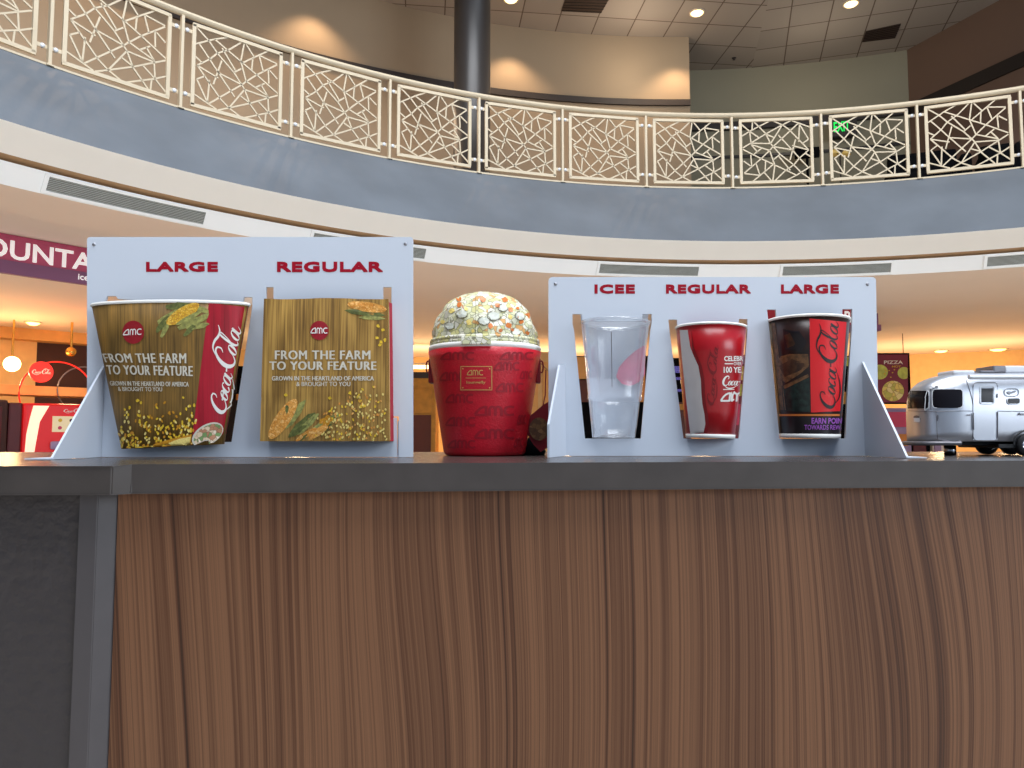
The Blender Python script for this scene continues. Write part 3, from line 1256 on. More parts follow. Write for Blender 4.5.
# amber shelf beam
mb = MB()
n = 20
b0, b1 = -1.25, th_of(140, 12.4, .6)
mb.grid([[cyl(R, b0 + (b1 - b0) * i / n, h) for (R, h) in ((12.4, .54), (12.4, .66), (12.9, .66), (12.9, .54), (12.4, .54))] for i in range(n + 1)], M['orange_beam'], False)
tag(mb.build('shelf', origin=cyl(12.4, -.9, .54)), 'long amber shelf beam above the red drink machines', 'shelf')

# round red disc sign + neon rings
p = on_cyl(41, 372, 12.08)
th = math.atan2(p.x - C0.x, p.y - C0.y)


def face_mtx(p, th):
    """local x right, y up, z toward the hall"""
    return Matrix.Translation(p) @ Matrix.Rotation(-th, 4, 'Z') @ Matrix.Rotation(PI / 2, 4, 'X')


t = thing('disc_sign', 'round red drink sign with white script beside the glowing lamp', 'sign', p)
mb = MB()
mtx = face_mtx(p, th)
mb.lathe((0, 0, 0), [(0, .03), (.128, .03), (.133, .02), (.133, -.02), (0, -.02)], 32, M['disc_red'], mtx=mtx, smooth=False)
mb.build('disc', parent=t)
mb = MB()
for P in script_strokes():
    stroke(mb, P, lambda x, y: (x, y), lambda x, y, o: mtx @ Vector(((x - 6.5) * .017, (y - 1.6) * .017, .034)), M['print_white'], 0, 4, 1.3)
mb.build('script_lettering', parent=t)
for (px, py, r, m_, lab) in ((57, 394, .42, 'disc_red', 'thin glowing red ring behind the amber shelf beam'), (84, 390, .31, 'silver_d', 'thin grey ring right of the red ring')):
    p = on_cyl(px, py, 12.26 if px < 60 else 12.36)
    th = math.atan2(p.x - C0.x, p.y - C0.y)
    mtx = face_mtx(p, th)
    mb = MB()
    mb.tube([mtx @ Vector((r * math.cos(2 * PI * i / 40), r * math.sin(2 * PI * i / 40), 0)) for i in range(40)], .010, 6, M[m_], closed=True)
    tag(mb.build('ring_lamp', origin=p), lab, 'ring')

# back bar on the left that carries the drink machines
bar_a, bar_b = -1.25, th_of(140, 11.3, -.2)
mb = MB()
mb.grid([[cyl(R, bar_a + (bar_b - bar_a) * i / 20, h) for (R, h) in ((11.3, FLOOR_H), (11.3, -.27), (12.4, -.27), (12.4, FLOOR_H))] for i in range(21)], M['door_brown'], False)
tag(mb.build('back_counter', origin=cyl(11.3, -.9, FLOOR_H)), 'brown back counter under the red drink machines at left', 'counter')

p = on_cyl(50, 446, 11.75)
p.z = CZ - .27
th = math.atan2(p.x - C0.x, p.y - C0.y)
t = thing('drink_machine', 'red touch-screen drink machine with a white swoosh at left', 'drink machine', p)
mtx = Matrix.Translation(p) @ Matrix.Rotation(-th, 4, 'Z')
H = .67
mb = MB()
mb.box((-.36, -.3, 0), (.40, .35, H), M['machine_red'], .03, mtx)
mb.build('body', parent=t)
mb = MB()
mb.box((-.50, -.28, 0), (-.362, .35, H), M['machine_dark'], .02, mtx)
mb.build('side_panel', parent=t)
mb = MB()
mb.prism([[(-.26, H - .03), (-.1, H - .03), (-.19, .45), (-.22, .2), (-.24, .02), (-.33, .02), (-.32, .3), (-.29, .5)]],
         lambda x, y: mtx @ Vector((x, -.302, y)), lambda x, y: mtx @ Vector((x, -.31, y)), M['swoosh'])
mb.build('swoosh', parent=t, label='white lit curved stripe')
mb = MB()
mb.box((-.06, -.315, .33), (.36, -.30, .52), M['screen'], .004, mtx)
for i in range(6):
    mb.lathe((0, 0, 0), [(0, 0), (.022, 0)], 10, M[['pink', 'husk', 'disc_red', 'kernel', 'machine_dark', 'lilac'][i]],
             mtx=mtx @ Matrix.Translation((.02 + .12 * (i % 3), -.318, .38 + .09 * (i // 3))) @ Matrix.Rotation(PI / 2, 4, 'X'))
mb.build('screen', parent=t)
mb = MB()
mb.lathe((0, 0, 0), [(0, .0), (.05, .0), (.05, -.01)], 18, M['print_white'], mtx=mtx @ Matrix.Translation((.15, -.305, .27)) @ Matrix.Rotation(PI / 2, 4, 'X'))
mb.build('dispenser_badge', parent=t)
mb = MB()
mb.box((-.14, -.42, .0), (.36, -.30, .06), M['silver_d'], .01, mtx)
mb.box((-.08, -.36, .12), (.3, -.30, .22), M['lilac'], .03, mtx)
mb.build('drip_tray', parent=t)
mb = MB()
vs_ = mtx
for P in script_strokes():
    stroke(mb, P, lambda x, y: (x, y), lambda x, y, o: mtx @ Vector((.05 + x * .017, -.303, .57 + y * .012)), M['print_white'], 0, 4, 1.2)
mb.build('script_lettering', parent=t)
# second, dark machine at the edge
p = on_cyl(6, 446, 11.75)
p.z = CZ - .27
th = math.atan2(p.x - C0.x, p.y - C0.y)
mtx = Matrix.Translation(p) @ Matrix.Rotation(-th, 4, 'Z')
t = thing('drink_machine', 'dark maroon drink machine cut off by the left edge', 'drink machine', p)
mb = MB()
mb.box((-.46, -.28, 0), (-.06, .35, .70), M['dark_wall'], .03, mtx)
mb.build('body', parent=t)
mb = MB()
mb.box((-.40, -.29, .1), (-.12, -.275, .62), M['machine_dark'], .01, mtx)
mb.build('front_panel', parent=t)

# ---- middle and right background, on a back bar
YB = 14.0
mb = MB()
x0, x1 = W(405, 440, YB).x, W(1110, 440, YB).x
zb = CZ - .33
mb.box((x0, YB + .05, 0), (x1, YB + .75, zb - .05), M['wood_box'])
mb.box((x0 - .03, YB, zb - .05), (x1 + .03, YB + .8, zb), M['crumb'], .01)
tag(mb.build('back_bar', origin=(x0, YB, 0)), 'long honey-coloured back bar across the concession hall', 'counter')


def bgbox(name, x0, y0, x1, y1, Y, d, m, label, cat, parent=None, bev=.01):
    a, b = W(x0, y1, Y), W(x1, y0, Y)
    mb = MB()
    mb.box((a.x, Y, a.z), (b.x, Y + d, b.z), M[m], bev)
    o = mb.build(name, parent=parent, origin=None if parent else ((a.x + b.x) / 2, Y, a.z))
    if not parent:
        tag(o, label, cat)
    return o


def stand(name, label, cat, x0, y0, x1, y1, Y, d, m, extra):
    """a unit on the back bar with front parts [(part, x0,y0,x1,y1, mat)]"""
    a, b = W(x0, y1, Y), W(x1, y0, Y)
    t = thing(name, label, cat, ((a.x + b.x) / 2, Y + d / 2, a.z))
    bgbox('body', x0, y0, x1, y1, Y, d, m, '', '', parent=t)
    for (pn, ex0, ey0, ex1, ey1, em) in extra:
        bgbox(pn, ex0, ey0, ex1, ey1, Y - .03, .035, em, '', '', parent=t, bev=.004)
    return t


def zpy(z, Y):
    """photo row of height z at depth Y"""
    dz, dy = z - CZ, Y
    f_ = dy * CT + dz * ST
    u_ = -dy * ST + dz * CT
    return 384 - 740 * u_ / f_


yb = zpy(zb, YB + .1)
# strip light and dark rail in the gap left of the bucket
p0, p1 = W(372, 367, 15.5), W(446, 367, 15.5)
t = thing('strip_light', 'bright tube light above the back bar between bag display and bucket', 'light', (p0 + p1) / 2)
mb = MB()
mb.tube([p0, p1], .04, 10, M['strip'])
mb.build('tube', parent=t)
mb = MB()
mb.box((p0.x, 15.48, p0.z + .04), (p1.x, 15.56, p0.z + .09), M['lamp_ring'])
for x in (p0.x + .1, p1.x - .1):
    mb.tube([(x, 15.52, p0.z + .08), (x, 15.52, CZ + 1.93)], .01, 6, M['stripe'])
mb.build('housing', parent=t)
stand('drinks_cooler', 'tall black cooler seen through the slot right of the popcorn tub', 'cooler', 214, 366, 262, zpy(0.0, YB), YB, .6, 'black',
      [('door', 217, 370, 237, 470, 'stripe_brown'), ('shelf_strip', 226, 394, 242, 400, 'crumb'), ('door', 240, 402, 260, 470, 'stripe_brown')])
stand('oven_cabinet', 'honey wood cabinet above a brown door seen between bag display and bucket', 'cabinet', 400, 372, 436, yb, YB + .1, .6, 'wood_box',
      [('rail', 400, 372, 434, 378, 'stripe'), ('shelf_box', 414, 389, 432, 413, 'wood_box'), ('door', 400, 415, 431, yb - 1, 'door_brown')])
stand('amber_cabinet', 'amber lit cabinet partly hidden behind the red bucket and its tag', 'cabinet', 520, 352, 560, yb, YB + .1, .6, 'back_wall',
      [('door', 522, 362, 538, 440, 'orange_beam'), ('door', 543, 362, 558, 440, 'orange_beam')])
stand('popcorn_warmer', 'dark and amber warmer seen through the slots beside the clear cup', 'warmer', 572, 356, 650, yb, YB + .1, .6, 'black',
      [('amber_window', 574, 357, 590, 379, 'orange_beam'), ('shelf_box', 575, 380, 592, 402, 'door_brown'), ('amber_window', 638, 357, 645, 402, 'crumb')])
stand('menu_screen', 'black menu screen with violet lines seen in the slot left of the REGULAR cup', 'screen', 655, 358, 690, yb, YB + .1, .5, 'door_brown',
      [('display', 657, 358, 688, 402, 'black'), ('menu_line', 672, 366, 682, 373, 'screen_violet'), ('menu_line', 672, 377, 682, 380, 'screen_violet'),
       ('menu_line', 674, 389, 682, 392, 'screen_violet'), ('ledge', 657, 404, 688, 410, 'wood_box')])
stand('snack_display', 'colourful snack display seen in the slot right of the REGULAR cup', 'display', 728, 355, 754, yb, YB + .1, .5, 'poster_dark',
      [('picture', 735, 356, 748, 364, 'lilac'), ('picture', 735, 366, 748, 380, 'poster_pizza'), ('picture', 735, 384, 748, 396, 'poster_green'), ('picture', 735, 404, 748, 425, 'pink')])
stand('nacho_warmer', 'dark warmer seen in the slot between the large cup and the board edge', 'warmer', 832, 356, 862, yb, YB + .1, .5, 'black',
      [('window', 838, 357, 862, 366, 'poster_green'), ('shelf_box', 838, 392, 862, 404, 'wood_box')])
# right poster
a, b = W(874, 404, YB - .3), W(909.5, 353, YB - .3)
t = thing('pizza_poster', 'maroon menu poster with round pizzas beside the right display board', 'poster', ((a.x + b.x) / 2, YB - .3, a.z))
mb = MB()
mb.box((a.x, YB - .3, a.z), (b.x, YB - .25, b.z), M['black'], .01)
mb.build('frame', parent=t)
mb = MB()
fl = lambda px, py, off=0: W(px, py, YB - .3 - off)
put_patch(mb, rect(875, 354.5, 908, 402.5), fl, M['poster_dark'], .012, 1, 1)
for (cx, cy, r, m_) in ((893, 391, 11, 'poster_pizza'), (880, 372, 8, 'poster_green'), (904, 373, 6.5, 'poster_green')):
    n = 22
    ring = [(min(907.6, max(875.4, cx + r * math.cos(2 * PI * i / n))), min(402.2, cy + r * .93 * math.sin(2 * PI * i / n))) for i in range(n)]
    put_poly(mb, ring, fl, M[m_], .016)
put_text(mb, 'PIZZA', rect(884, 360.5, 903, 364), fl, M['print_white'], .016, .02)
put_text(mb, 'HOT', rect(892, 365.5, 901, 367.5), fl, M['kernel'], .016, .02)
for _ in range(8):
    put_blob(mb, random.uniform(884, 900), random.uniform(369, 379), .8, .6, 0, fl, M['kernel'], .018, 6)
mb.build('print', parent=t)
mb = MB()
for x in (a.x + .1, b.x - .1):
    mb.tube([(x, YB - .27, b.z), (x, YB - .27, CZ + 1.93)], .008, 6, M['stripe'])
mb.build('hanger', parent=t)
stand('pizza_case', 'pink and lilac display case under the pizza poster', 'display case', 868, 408, 910, yb, YB + .1, .5, 'lilac',
      [('header', 884, 412, 907, 427, 'pink'), ('shelf_box', 888, 434, 908, 446, 'crumb')])
stand('counter_oven', 'small red and black oven on the back bar below the trailer', 'oven', 912, 441, 930, yb, YB + .1, .4, 'black', [('door', 914, 442, 926, yb - 1, 'machine_dark')])
stand('napkin_box', 'pale box on the back bar right of the small red oven', 'box', 933, 442, 946, yb, YB + .1, .4, 'paper_white', [('label_panel', 935, 443, 941, yb - 2, 'lilac')])

# hanging red sign whose last letter shows through the slot
a, b = W(764, 331, 11.0), W(880.5, 307, 11.0)
t = thing('fascia_sign', 'red hanging sign behind the right board, letter R showing in a slot', 'sign', ((a.x + b.x) / 2, 11, a.z))
mb = MB()
zz = W(800, 325, 11.0).z
mb.box((a.x, 11.0, zz), (b.x - .16, 11.15, b.z), M['sign_red'])
mb.build('band', parent=t)
mb = MB()
mb.box((a.x, 10.96, a.z), (b.x - .02, 11.19, zz), M['sign_pur'])
mb.box((b.x - .16, 10.98, zz), (b.x - .05, 11.17, b.z - .1), M['sign_pur'])
mb.build('lower_band', parent=t)
mb = MB()
put_text(mb, 'R', rect(844.5, 311, 852.3, 322.5), lambda x, y, o=0: W(x, y, 10.99), M['sign_white'], 0, .03)
mb.build('lettering', parent=t)
mb = MB()
for x in (a.x + .2, b.x - .3):
    mb.tube([(x, 11.08, b.z), (x, 11.08, CZ + 1.93)], .012, 6, M['stripe'])
mb.build('hanger', parent=t)

# ------------------------------------------------------------------ the counter
TOP = 1.05
TH = .0277
ct = [(-1.5, .70), (-.387, .72), (-.3744, .7326), (1.6, .7326 + .12 * 1.9744), (1.6, 1.44), (-1.5, 1.36)]
mb = MB()
mb.prism([ct], lambda x, y: Vector((x, y, TOP)), lambda x, y: Vector((x, y, TOP - TH)), M['counter'])
bmesh.ops.remove_doubles(mb.bm, verts=list(mb.bm.verts), dist=1e-6)
ed = [e for e in mb.bm.edges if len(e.link_faces) == 2 and e.calc_face_angle(0) > .5 and max(v.co.y for v in e.verts) < 1.2]
bmesh.ops.bevel(mb.bm, geom=ed, offset=.0012, segments=2, affect='EDGES')
tag(mb.build('countertop', origin=(0, .766, TOP - TH)), 'dark grey laminate countertop carrying the cup displays', 'countertop')


def fy(x):
    return .7326 + .12 * (x + .3744)


cb = thing('service_counter', 'service counter with walnut front panel and charcoal left end', 'counter', (0, .9, 0))
mb = MB()
zt = TOP - TH - .0006
mb.prism([[(-.3938, fy(-.394) + .0160), (1.6, fy(1.6) + .0160), (1.6, fy(1.6) + .04), (-.3938, fy(-.394) + .04)]],
         lambda x, y: Vector((x, y, zt)), lambda x, y: Vector((x, y, 0)), M['wood'])
mb.build('wood_panel', parent=cb, label='walnut woodgrain front panel')
mb = MB()
mb.prism([[(-.4262, .735), (-.4078, .735), (-.3940, .7488), (-.3940, .80), (-.4262, .80)]], lambda x, y: Vector((x, y, zt)), lambda x, y: Vector((x, y, 0)), M['post'])
bmesh.ops.remove_doubles(mb.bm, verts=list(mb.bm.verts), dist=1e-6)
ed = [e for e in mb.bm.edges if abs(e.verts[0].co.z - e.verts[1].co.z) > .5]
bmesh.ops.bevel(mb.bm, geom=ed, offset=.0008, segments=2, affect='EDGES')
mb.build('corner_post', parent=cb)
mb = MB()
mb.box((-1.5, .742, 0), (-.4266, .77, zt), M['dark_panel'])
mb.build('end_panel', parent=cb, label='charcoal end panel')
mb = MB()
mb.box((-1.5, 1.28, 0), (1.6, 1.30, zt), M['dark_panel'])
mb.build('rear_panel', parent=cb)


# ------------------------------------------------------------------ display boards
def rounded(x0, y0, x1, y1, r, n=5):
    """px rectangle with rounded top corners, clockwise from bottom-left"""
    out = [(x0, y1), ]
    for k in range(n + 1):
        t = PI + PI / 2 * k / n
        out.append((x0 + r + r * math.cos(t), y0 + r + r * math.sin(t)))
    for k in range(n + 1):
        t = 1.5 * PI + PI / 2 * k / n
        out.append((x1 - r + r * math.cos(t), y0 + r + r * math.sin(t)))
    out.append((x1, y1))
    return out


def board_map(Y):
    def f0(px, py):
        return W(px, py, Y)

    def f1(px, py):
        p = W(px, py, Y)
        return Vector((p.x, p.y + .004, p.z))
    return f0, f1


def wing(name, Y, px_attach, py_top, py_att_bot, pts, parent, thick=.003, yaw=0.0, lift=.0005):
    """gusset: vertical plate standing in the plane through the attach line, going toward the camera.
    pts: outline (forward distance, height above counter)"""
    x = W(px_attach, (py_top + py_att_bot) / 2, Y).x
    mb = MB()
    c, s_ = math.cos(yaw), math.sin(yaw)

    def f(sd):
        return lambda a, z: Vector((x + a * s_ + sd * c, Y - a * c + sd * s_, TOP + max(z, lift)))
    mb.prism([pts], f(-thick / 2), f(thick / 2), M['board'])
    return mb.build(name, parent=parent)


def bottom_py(Y, z=TOP + .0006):
    return zpy(z, Y)


YL = 1.02
YR = 1.08
# left board -------------------------------------------------
b1 = thing('display_board', 'white display board headed LARGE and REGULAR with the popcorn tub and bag', 'display board', (W(250, 400, YL).x, YL, TOP), 'white display boards on the counter')
f0, f1 = board_map(YL)
bp_ = bottom_py(YL)
outer = rounded(87, 237, 413, bp_, 3)
hole_tub = [(107, 296), (116, 296), (118, 299), (242, 306), (244, 297), (252.3, 297), (252.3, 306), (231.5, 442), (124, 442), (104, 307)]
mb = MB()
# slit joins the bag hole: one loop
hb = [(266, 287), (273.5, 287), (273.5, 301), (383, 301), (383, 287), (391.5, 287), (391.5, 416.4), (398.7, 416.4), (398.7, bp_ - .8), (396.9, bp_ - .8), (396.9, 417.6),
      (391.5, 417.6), (391.5, 437), (266, 437)]
mb.prism([outer, hole_tub, hb], f0, f1, M['board'])
face1 = mb.build('panel', parent=b1)
wing('gusset', YL, 102.5, 362, 457, [(0.0005, 0), (.108, 0), (.108, .003), (.0005, .128)], b1)
mb = MB()
a = W(102.5, 457, YL).x
mb.box((a - .034, YL - .112, TOP + .0005), (a - .0015, YL - .062, TOP + .0020), M['board'])
mb.build('foot_tab', parent=b1)
mb = MB()
xw = W(397.8, 440, YL).x
mb.prism([[(0, .0005), (.09, .0005), (.0, .05)]], lambda a_, z: Vector((xw - .001, YL + .0045 + a_, TOP + z)), lambda a_, z: Vector((xw + .001, YL + .0045 + a_, TOP + z)), M['board'])
mb.build('gusset', parent=b1)
fb = lambda Y, o=.0004: (lambda px, py, off=0: W(px, py, Y - o - off))
for s, q in (('LARGE', rect(146, 261.7, 218, 272)), ('REGULAR', rect(277, 261.5, 383, 272.3))):
    mb = MB()
    put_text(mb, s, q, fb(YL), M['board_red'], 0, .03, ls=1.08, thick=.11)
    mb.build('heading', parent=b1, label='dark red heading reading ' + s)


def screw(px, py, Y, parent):
    p = W(px, py, Y)
    mb = MB()
    mtx = Matrix.Translation(p) @ Matrix.Rotation(PI / 2, 4, 'X')
    mb.lathe((0, 0, 0), [(0, .0012), (.0018, .0012), (.0026, .0)], 12, M['metal'], mtx=mtx)
    mb.build('screw', parent=parent)


screw(94, 244.5, YL, b1)
screw(405.5, 244, YL, b1)

# right board -------------------------------------------------
b2 = thing('display_board', 'white display board with three drink cups right of the popcorn bucket', 'display board', (W(712, 400, YR).x, YR, TOP), 'white display boards on the counter')
f0, f1 = board_map(YR)
br_ = bottom_py(YR)
outer = rounded(548.5, 277, 876, br_, 4)
outer[-1] = (879, br_)
h1 = [(572.5, 314), (582, 314), (582.5, 321), (642, 321), (642.5, 314), (651.8, 314), (651.8, 323), (650.5, 330), (641, 438.5), (585, 438.5), (574, 330), (572.5, 324)]
h2 = [(668.3, 319.5), (677, 319.5), (677.5, 325.5), (738.5, 325.5), (739, 319), (747.5, 319), (747.5, 330), (738.8, 438.5), (683.5, 438.5), (669.5, 330)]
h3 = [(767, 309.5), (776, 309.5), (776.5, 318.3), (842, 318.3), (842.5, 309), (852.3, 309), (852.3, 322), (847, 400), (845.5, 438.5), (779.5, 438.5), (768.8, 325)]
mb = MB()
mb.prism([outer, h1, h2, h3], f0, f1, M['board'])
mb.build('panel', parent=b2)
wing('gusset', YR, 864.5, 361, 456, [(0.0005, 0), (.112, 0), (.112, .003), (.0005, .138)], b2)
wing('gusset', YR, 565, 361, 456, [(0.0005, 0), (.085, 0), (.085, .045), (.03, .131), (.0005, .134)], b2, yaw=-.34)
mb = MB()
a = W(864.5, 457, YR).x
mb.box((a + .0015, YR - .114, TOP + .0005), (a + .027, YR - .07, TOP + .0020), M['board'])
mb.build('foot_tab', parent=b2)
for s, q in (('ICEE', rect(594.5, 284.3, 635, 293.8)), ('REGULAR', rect(666, 284.3, 751, 293.8)), ('LARGE', rect(781, 284.3, 839, 293.8))):
    mb = MB()
    put_text(mb, s, q, fb(YR), M['board_red'], 0, .03, ls=1.08, thick=.11)
    mb.build('heading', parent=b2, label='dark red heading over the ' + {'ICEE': 'clear cup', 'REGULAR': 'red cup', 'LARGE': 'black and red cup'}[s])
screw(555.5, 284, YR, b2)
screw(867.5, 284.3, YR, b2)


# ------------------------------------------------------------------ cups
def cup_frame(x0, yt, x1, xb0, yb_, xb1, Yc):
    """centre, radii and heights of a cup seen between these photo edges"""
    T0, T1 = W(x0, yt, Yc), W(x1, yt, Yc)
    B0, B1 = W(xb0, yb_, Yc), W(xb1, yb_, Yc)
    ct_ = (T0 + T1) / 2
    cb_ = (B0 + B1) / 2
    k = .992
    return cb_, ct_, (B1 - B0).length / 2 * k, (T1 - T0).length / 2 * k


def cone_mb(cb_, ct_, rb, rt, prof, m, seg=64, flat=1.0):
    """prof: list of (t along the axis 0..1, dr); axis leans from cb to ct"""
    ax = ct_ - cb_
    L = ax.length
    z = ax.normalized()
    y = Vector((0, 1, 0))
    x = y.cross(z).normalized()
    y = z.cross(x)
    y = y * flat
    mtx = Matrix(((x.x, y.x, z.x, cb_.x), (x.y, y.y, z.y, cb_.y), (x.z, y.z, z.z, cb_.z), (0, 0, 0, 1)))
    mb = MB()
    pr = [((rb + (rt - rb) * t + dr) if dr is not None else 0, t * L) for t, dr in prof]
    mb.lathe((0, 0, 0), pr, seg, m, mtx=mtx)
    return mb, mtx, L


def paper_cup(name, label, cat, edges, Yc, body_mat, lean=True, rim_r=.0022, bottom_white=True, flat=1.0, skew=0.0):
    cb_, ct_, rb, rt = cup_frame(*edges, Yc)
    if not lean:
        ct_.x = cb_.x = (ct_.x + cb_.x) / 2
    t = thing(name, label, cat, cb_, 'paper cola cups in the right display board' if name == 'paper_cup' else None)
    mb, mtx, L = cone_mb(cb_, ct_, rb, rt, [(0.03, None), (.03, -.002), (0.0, -.0015), (0, 0), (.25, 0), (.5, 0), (.75, 0), (1.0, 0), (1.0, -.0008), (.5, -.0008), (.045, -.0012), (.045, None)],
                         body_mat, flat=flat)
    for v in mb.bm.verts:
        v.co.z -= skew * (v.co.x - ct_.x) * (v.co.z - cb_.z) / L
    hit = hitter(bvh_of(mb), Yc - rt)
    rim = MB()
    rim.lathe((0, 0, 0), [(rt + rim_r * math.cos(a), L + rim_r * math.sin(a)) for a in [2 * PI * i / 10 for i in range(11)]], 64, M['paper_white'], mtx=mtx)
    for v in rim.bm.verts:
        v.co.z -= skew * (v.co.x - ct_.x)
    return t, mb, hit, rim, mtx, L, rb, rt


def base_band():
    b_ = MB()
    b_.lathe((0, 0, 0), [(rb - .0002, -.0002), (rb + .0005, 0), (rb + .0005 + (rt - rb) * .033, L * .033), (rb - .0002 + (rt - rb) * .033, L * .034)], 64, M['paper_white'], mtx=mtx)
    b_.build('base_band', parent=t, label='white band at the foot of the cup')


# popcorn tub
t, mb, hit, rim, mtx, L, rb, rt = paper_cup('popcorn_tub', 'large brown popcorn tub with red cola band set in the left LARGE slot', 'tub',
                                            (92, 305.5, 249.5, 121.5, 446.5, 224.5), 1.002, M['tub_wood'], rim_r=.0022, flat=.30, skew=.04)
put_patch(mb, ((209, 303), (252, 307.5), (227.5, 445.5), (191, 446.5)), hit, M['tub_red'], .0004, 10, 12)
# corn and leaves at the top
for (cx, cy, rx, ry, an, m_) in ((170, 316, 15, 3.2, -.5, 'husk'), (163, 324, 11, 3, -.9, 'husk_d'), (190, 323, 14, 3.4, -.45, 'husk'), (197, 326, 12, 3.2, -.15, 'husk'),
                                 (190, 330, 9, 2.6, -.8, 'husk_d'), (178, 306, 13, 3.5, -.1, 'husk_d'), (200, 309, 10, 3, .3, 'husk'), (165, 330, 9, 2.4, -1.1, 'husk'),
                                 (203, 318, 7, 3, -.6, 'husk')):
    put_blob(mb, cx, cy, rx, ry, an, hit, M[m_], .0006, 12, .1)
put_blob(mb, 183, 314, 19, 6.5, -.55, hit, M['cob'], .0008, 16)
put_blob(mb, 189, 318, 15, 2.4, -.5, hit, M['husk'], .0009, 12)
# kernels thickening toward the bottom
random.seed(11)
for i in range(250):
    u = random.random()
    y = 394 + 54 * (u ** .55)
    lo = 118 + (449 - y) * .02 + 1
    hi = 203 - (y - 394) * .26
    x = random.uniform(lo if y > 425 else lo + 4, hi)
    if y < 420 and random.random() < .35:
        continue
    put_blob(mb, x, y, random.uniform(1.3, 2.0), random.uniform(.9, 1.25), random.uniform(0.8, 2.4), hit,
             M[random.choice(['kernel', 'kernel', 'kernel_pale', 'kernel_dark'])], .0007 + .0001 * random.random(), 7)
put_region(mb, [(150, 445.9), (163, 441), (178, 437.5), (192, 434), (190.5, 448), (178, 448.6), (160, 448.9)], hit, M['kernel_dark'], .0009)
put_region(mb, [(168, 443), (180, 438.5), (191, 436.5), (189, 447.5), (176, 448)], hit, M['kernel_pale'], .0010)
put_blob(mb, 207.5, 434.5, 17, 10, -.55, hit, M['print_cream'], .0012, 24)
put_blob(mb, 208, 434.8, 15.5, 8.8, -.55, hit, M['popcorn'], .0014, 24)
body = mb.build('body', parent=t)
rim.build('rim', parent=t, label='white rolled paper rim')
mb = MB()
put_blob(mb, 133.7, 332.3, 10.8, 11.6, 0, hit, M['amc_red'], .0010, 36)
mb.build('round_emblem', parent=t)
mb = MB()
put_amc(mb, ((124.3, 329.3), (142.6, 328.6), (142.6, 334.8), (123.8, 335.4)), hit, M['print_white'], .0014, .17)
mb.build('emblem_lettering', parent=t, label='white lower-case emblem letters')
mb = MB()
put_text(mb, 'FROM THE FARM', ((102.5, 353.5), (186.5, 353.3), (186.5, 363.4), (106, 362.3)), hit, M['print_cream'], .0009, 0, ls=1.12, hb=.009)
put_text(mb, 'TO YOUR FEATURE', ((106.5, 365), (193, 366), (193, 376.2), (108, 374.2)), hit, M['print_cream'], .0009, 0, ls=1.1, hb=.009)
put_text(mb, 'GROWN IN THE HEARTLAND OF AMERICA', ((110, 381), (189, 382), (189, 386.6), (111, 385.5)), hit, M['print_cream'], .0009, 0, hb=.004)
put_text(mb, '& BROUGHT TO YOU', ((118, 386.8), (162.5, 387.2), (162.5, 391.4), (119, 391)), hit, M['print_cream'], .0009, 0, hb=.004)
mb.build('slogan', parent=t, label='pale slogan printed on the front')
mb = MB()
put_script(mb, ((204, 407), (216.5, 319), (248, 330), (229, 417)), hit, M['print_white'], .0009, 1.0)
mb.build('script_lettering', parent=t, label='white flowing script lettering up the red band')

# popcorn bag ---------------------------------------------------
Yf = YL - .034
bf = lambda px, py, off=0: W(px, py, Yf - off)
t = thing('popcorn_bag', 'flat wood-patterned paper popcorn bag in the left REGULAR slot', 'bag', W(325, 441, YL - .015))
mb = MB()
nx, nz = 24, 28


def bagpt(u, v, back=False):
    # u left-right, v top-bottom, on the front sheet; gentle bulge and creases
    x = (264 + (388.5 - 264) * u) + (-4 * v * (1 - u)) + (1.5 * v * u)
    y = 298.6 + .6 * math.sin(u * 9) * (1 - v) + (441.2 - 298.6) * v
    p = W(x, y, Yf)
    bul = .0035 * math.sin(PI * u) * (1 - abs(2 * v - 1) ** 3) + .0006 * math.sin(u * 31 + v * 3)
    if abs(v - .71) < .02:
        bul -= .0008
    p.y -= bul
    return p


P = [[bagpt(i / nx, j / nz) for j in range(nz + 1)] for i in range(nx + 1)]
mb.grid(P, M['bag_wood'])
dpt = Vector((0, .036, 0))
sideR = [[P[nx][j] + dpt * k / 4 + Vector((-.004 * math.sin(PI * k / 4), 0, 0)) for j in range(nz + 1)] for k in range(5)]
sideL = [[P[0][j] + dpt * k / 4 + Vector((.004 * math.sin(PI * k / 4), 0, 0)) for j in range(nz + 1)] for k in range(5)]
mb.grid(sideR, M['tub_red'])
mb.grid(sideL, M['bag_wood'])
mb.grid([[p + dpt for p in row] for row in P], M['bag_wood'])
mb.grid([[P[i][nz] + dpt * k for k in (0, 1)] for i in range(nx + 1)], M['bag_wood'])
hit = hitter(bvh_of(mb), Yf)
put_patch(mb, ((386.8, 299), (388.8, 299), (390, 440), (388, 440)), hit, M['kernel_pale'], .0003, 1, 16)
# corn cobs, husks, kernels
for (cx, cy, rx, ry, an, m_) in ((296, 414, 17, 3.6, -.98, 'husk'), (280, 420, 17, 3.5, -1.05, 'husk_d'), (302, 425, 18, 4.5, -.75, 'husk_d'), (308, 424, 15, 3.2, -.8, 'husk'),
                                 (326, 422, 16, 3.5, -.55, 'husk'), (316, 433, 18, 4, -.5, 'husk_d'), (365, 313, 20, 3, .12, 'husk_d'), (372, 318, 13, 2, .06, 'husk')):
    put_blob(mb, cx, cy, rx, ry, an, hit, M[m_], .0005, 14, .08)
put_blob(mb, 283, 419, 24, 7.5, -.98, hit, M['cob_o'], .0007, 18)
put_blob(mb, 312, 434, 18, 5, -.45, hit, M['cob_o'], .0007, 18)
put_blob(mb, 326, 421, 8, 4.5, -.5, hit, M['kernel_dark'], .0007, 12, .2)
put_blob(mb, 367, 307, 20, 5, .14, hit, M['cob_o'], .0006, 18)
random.seed(5)
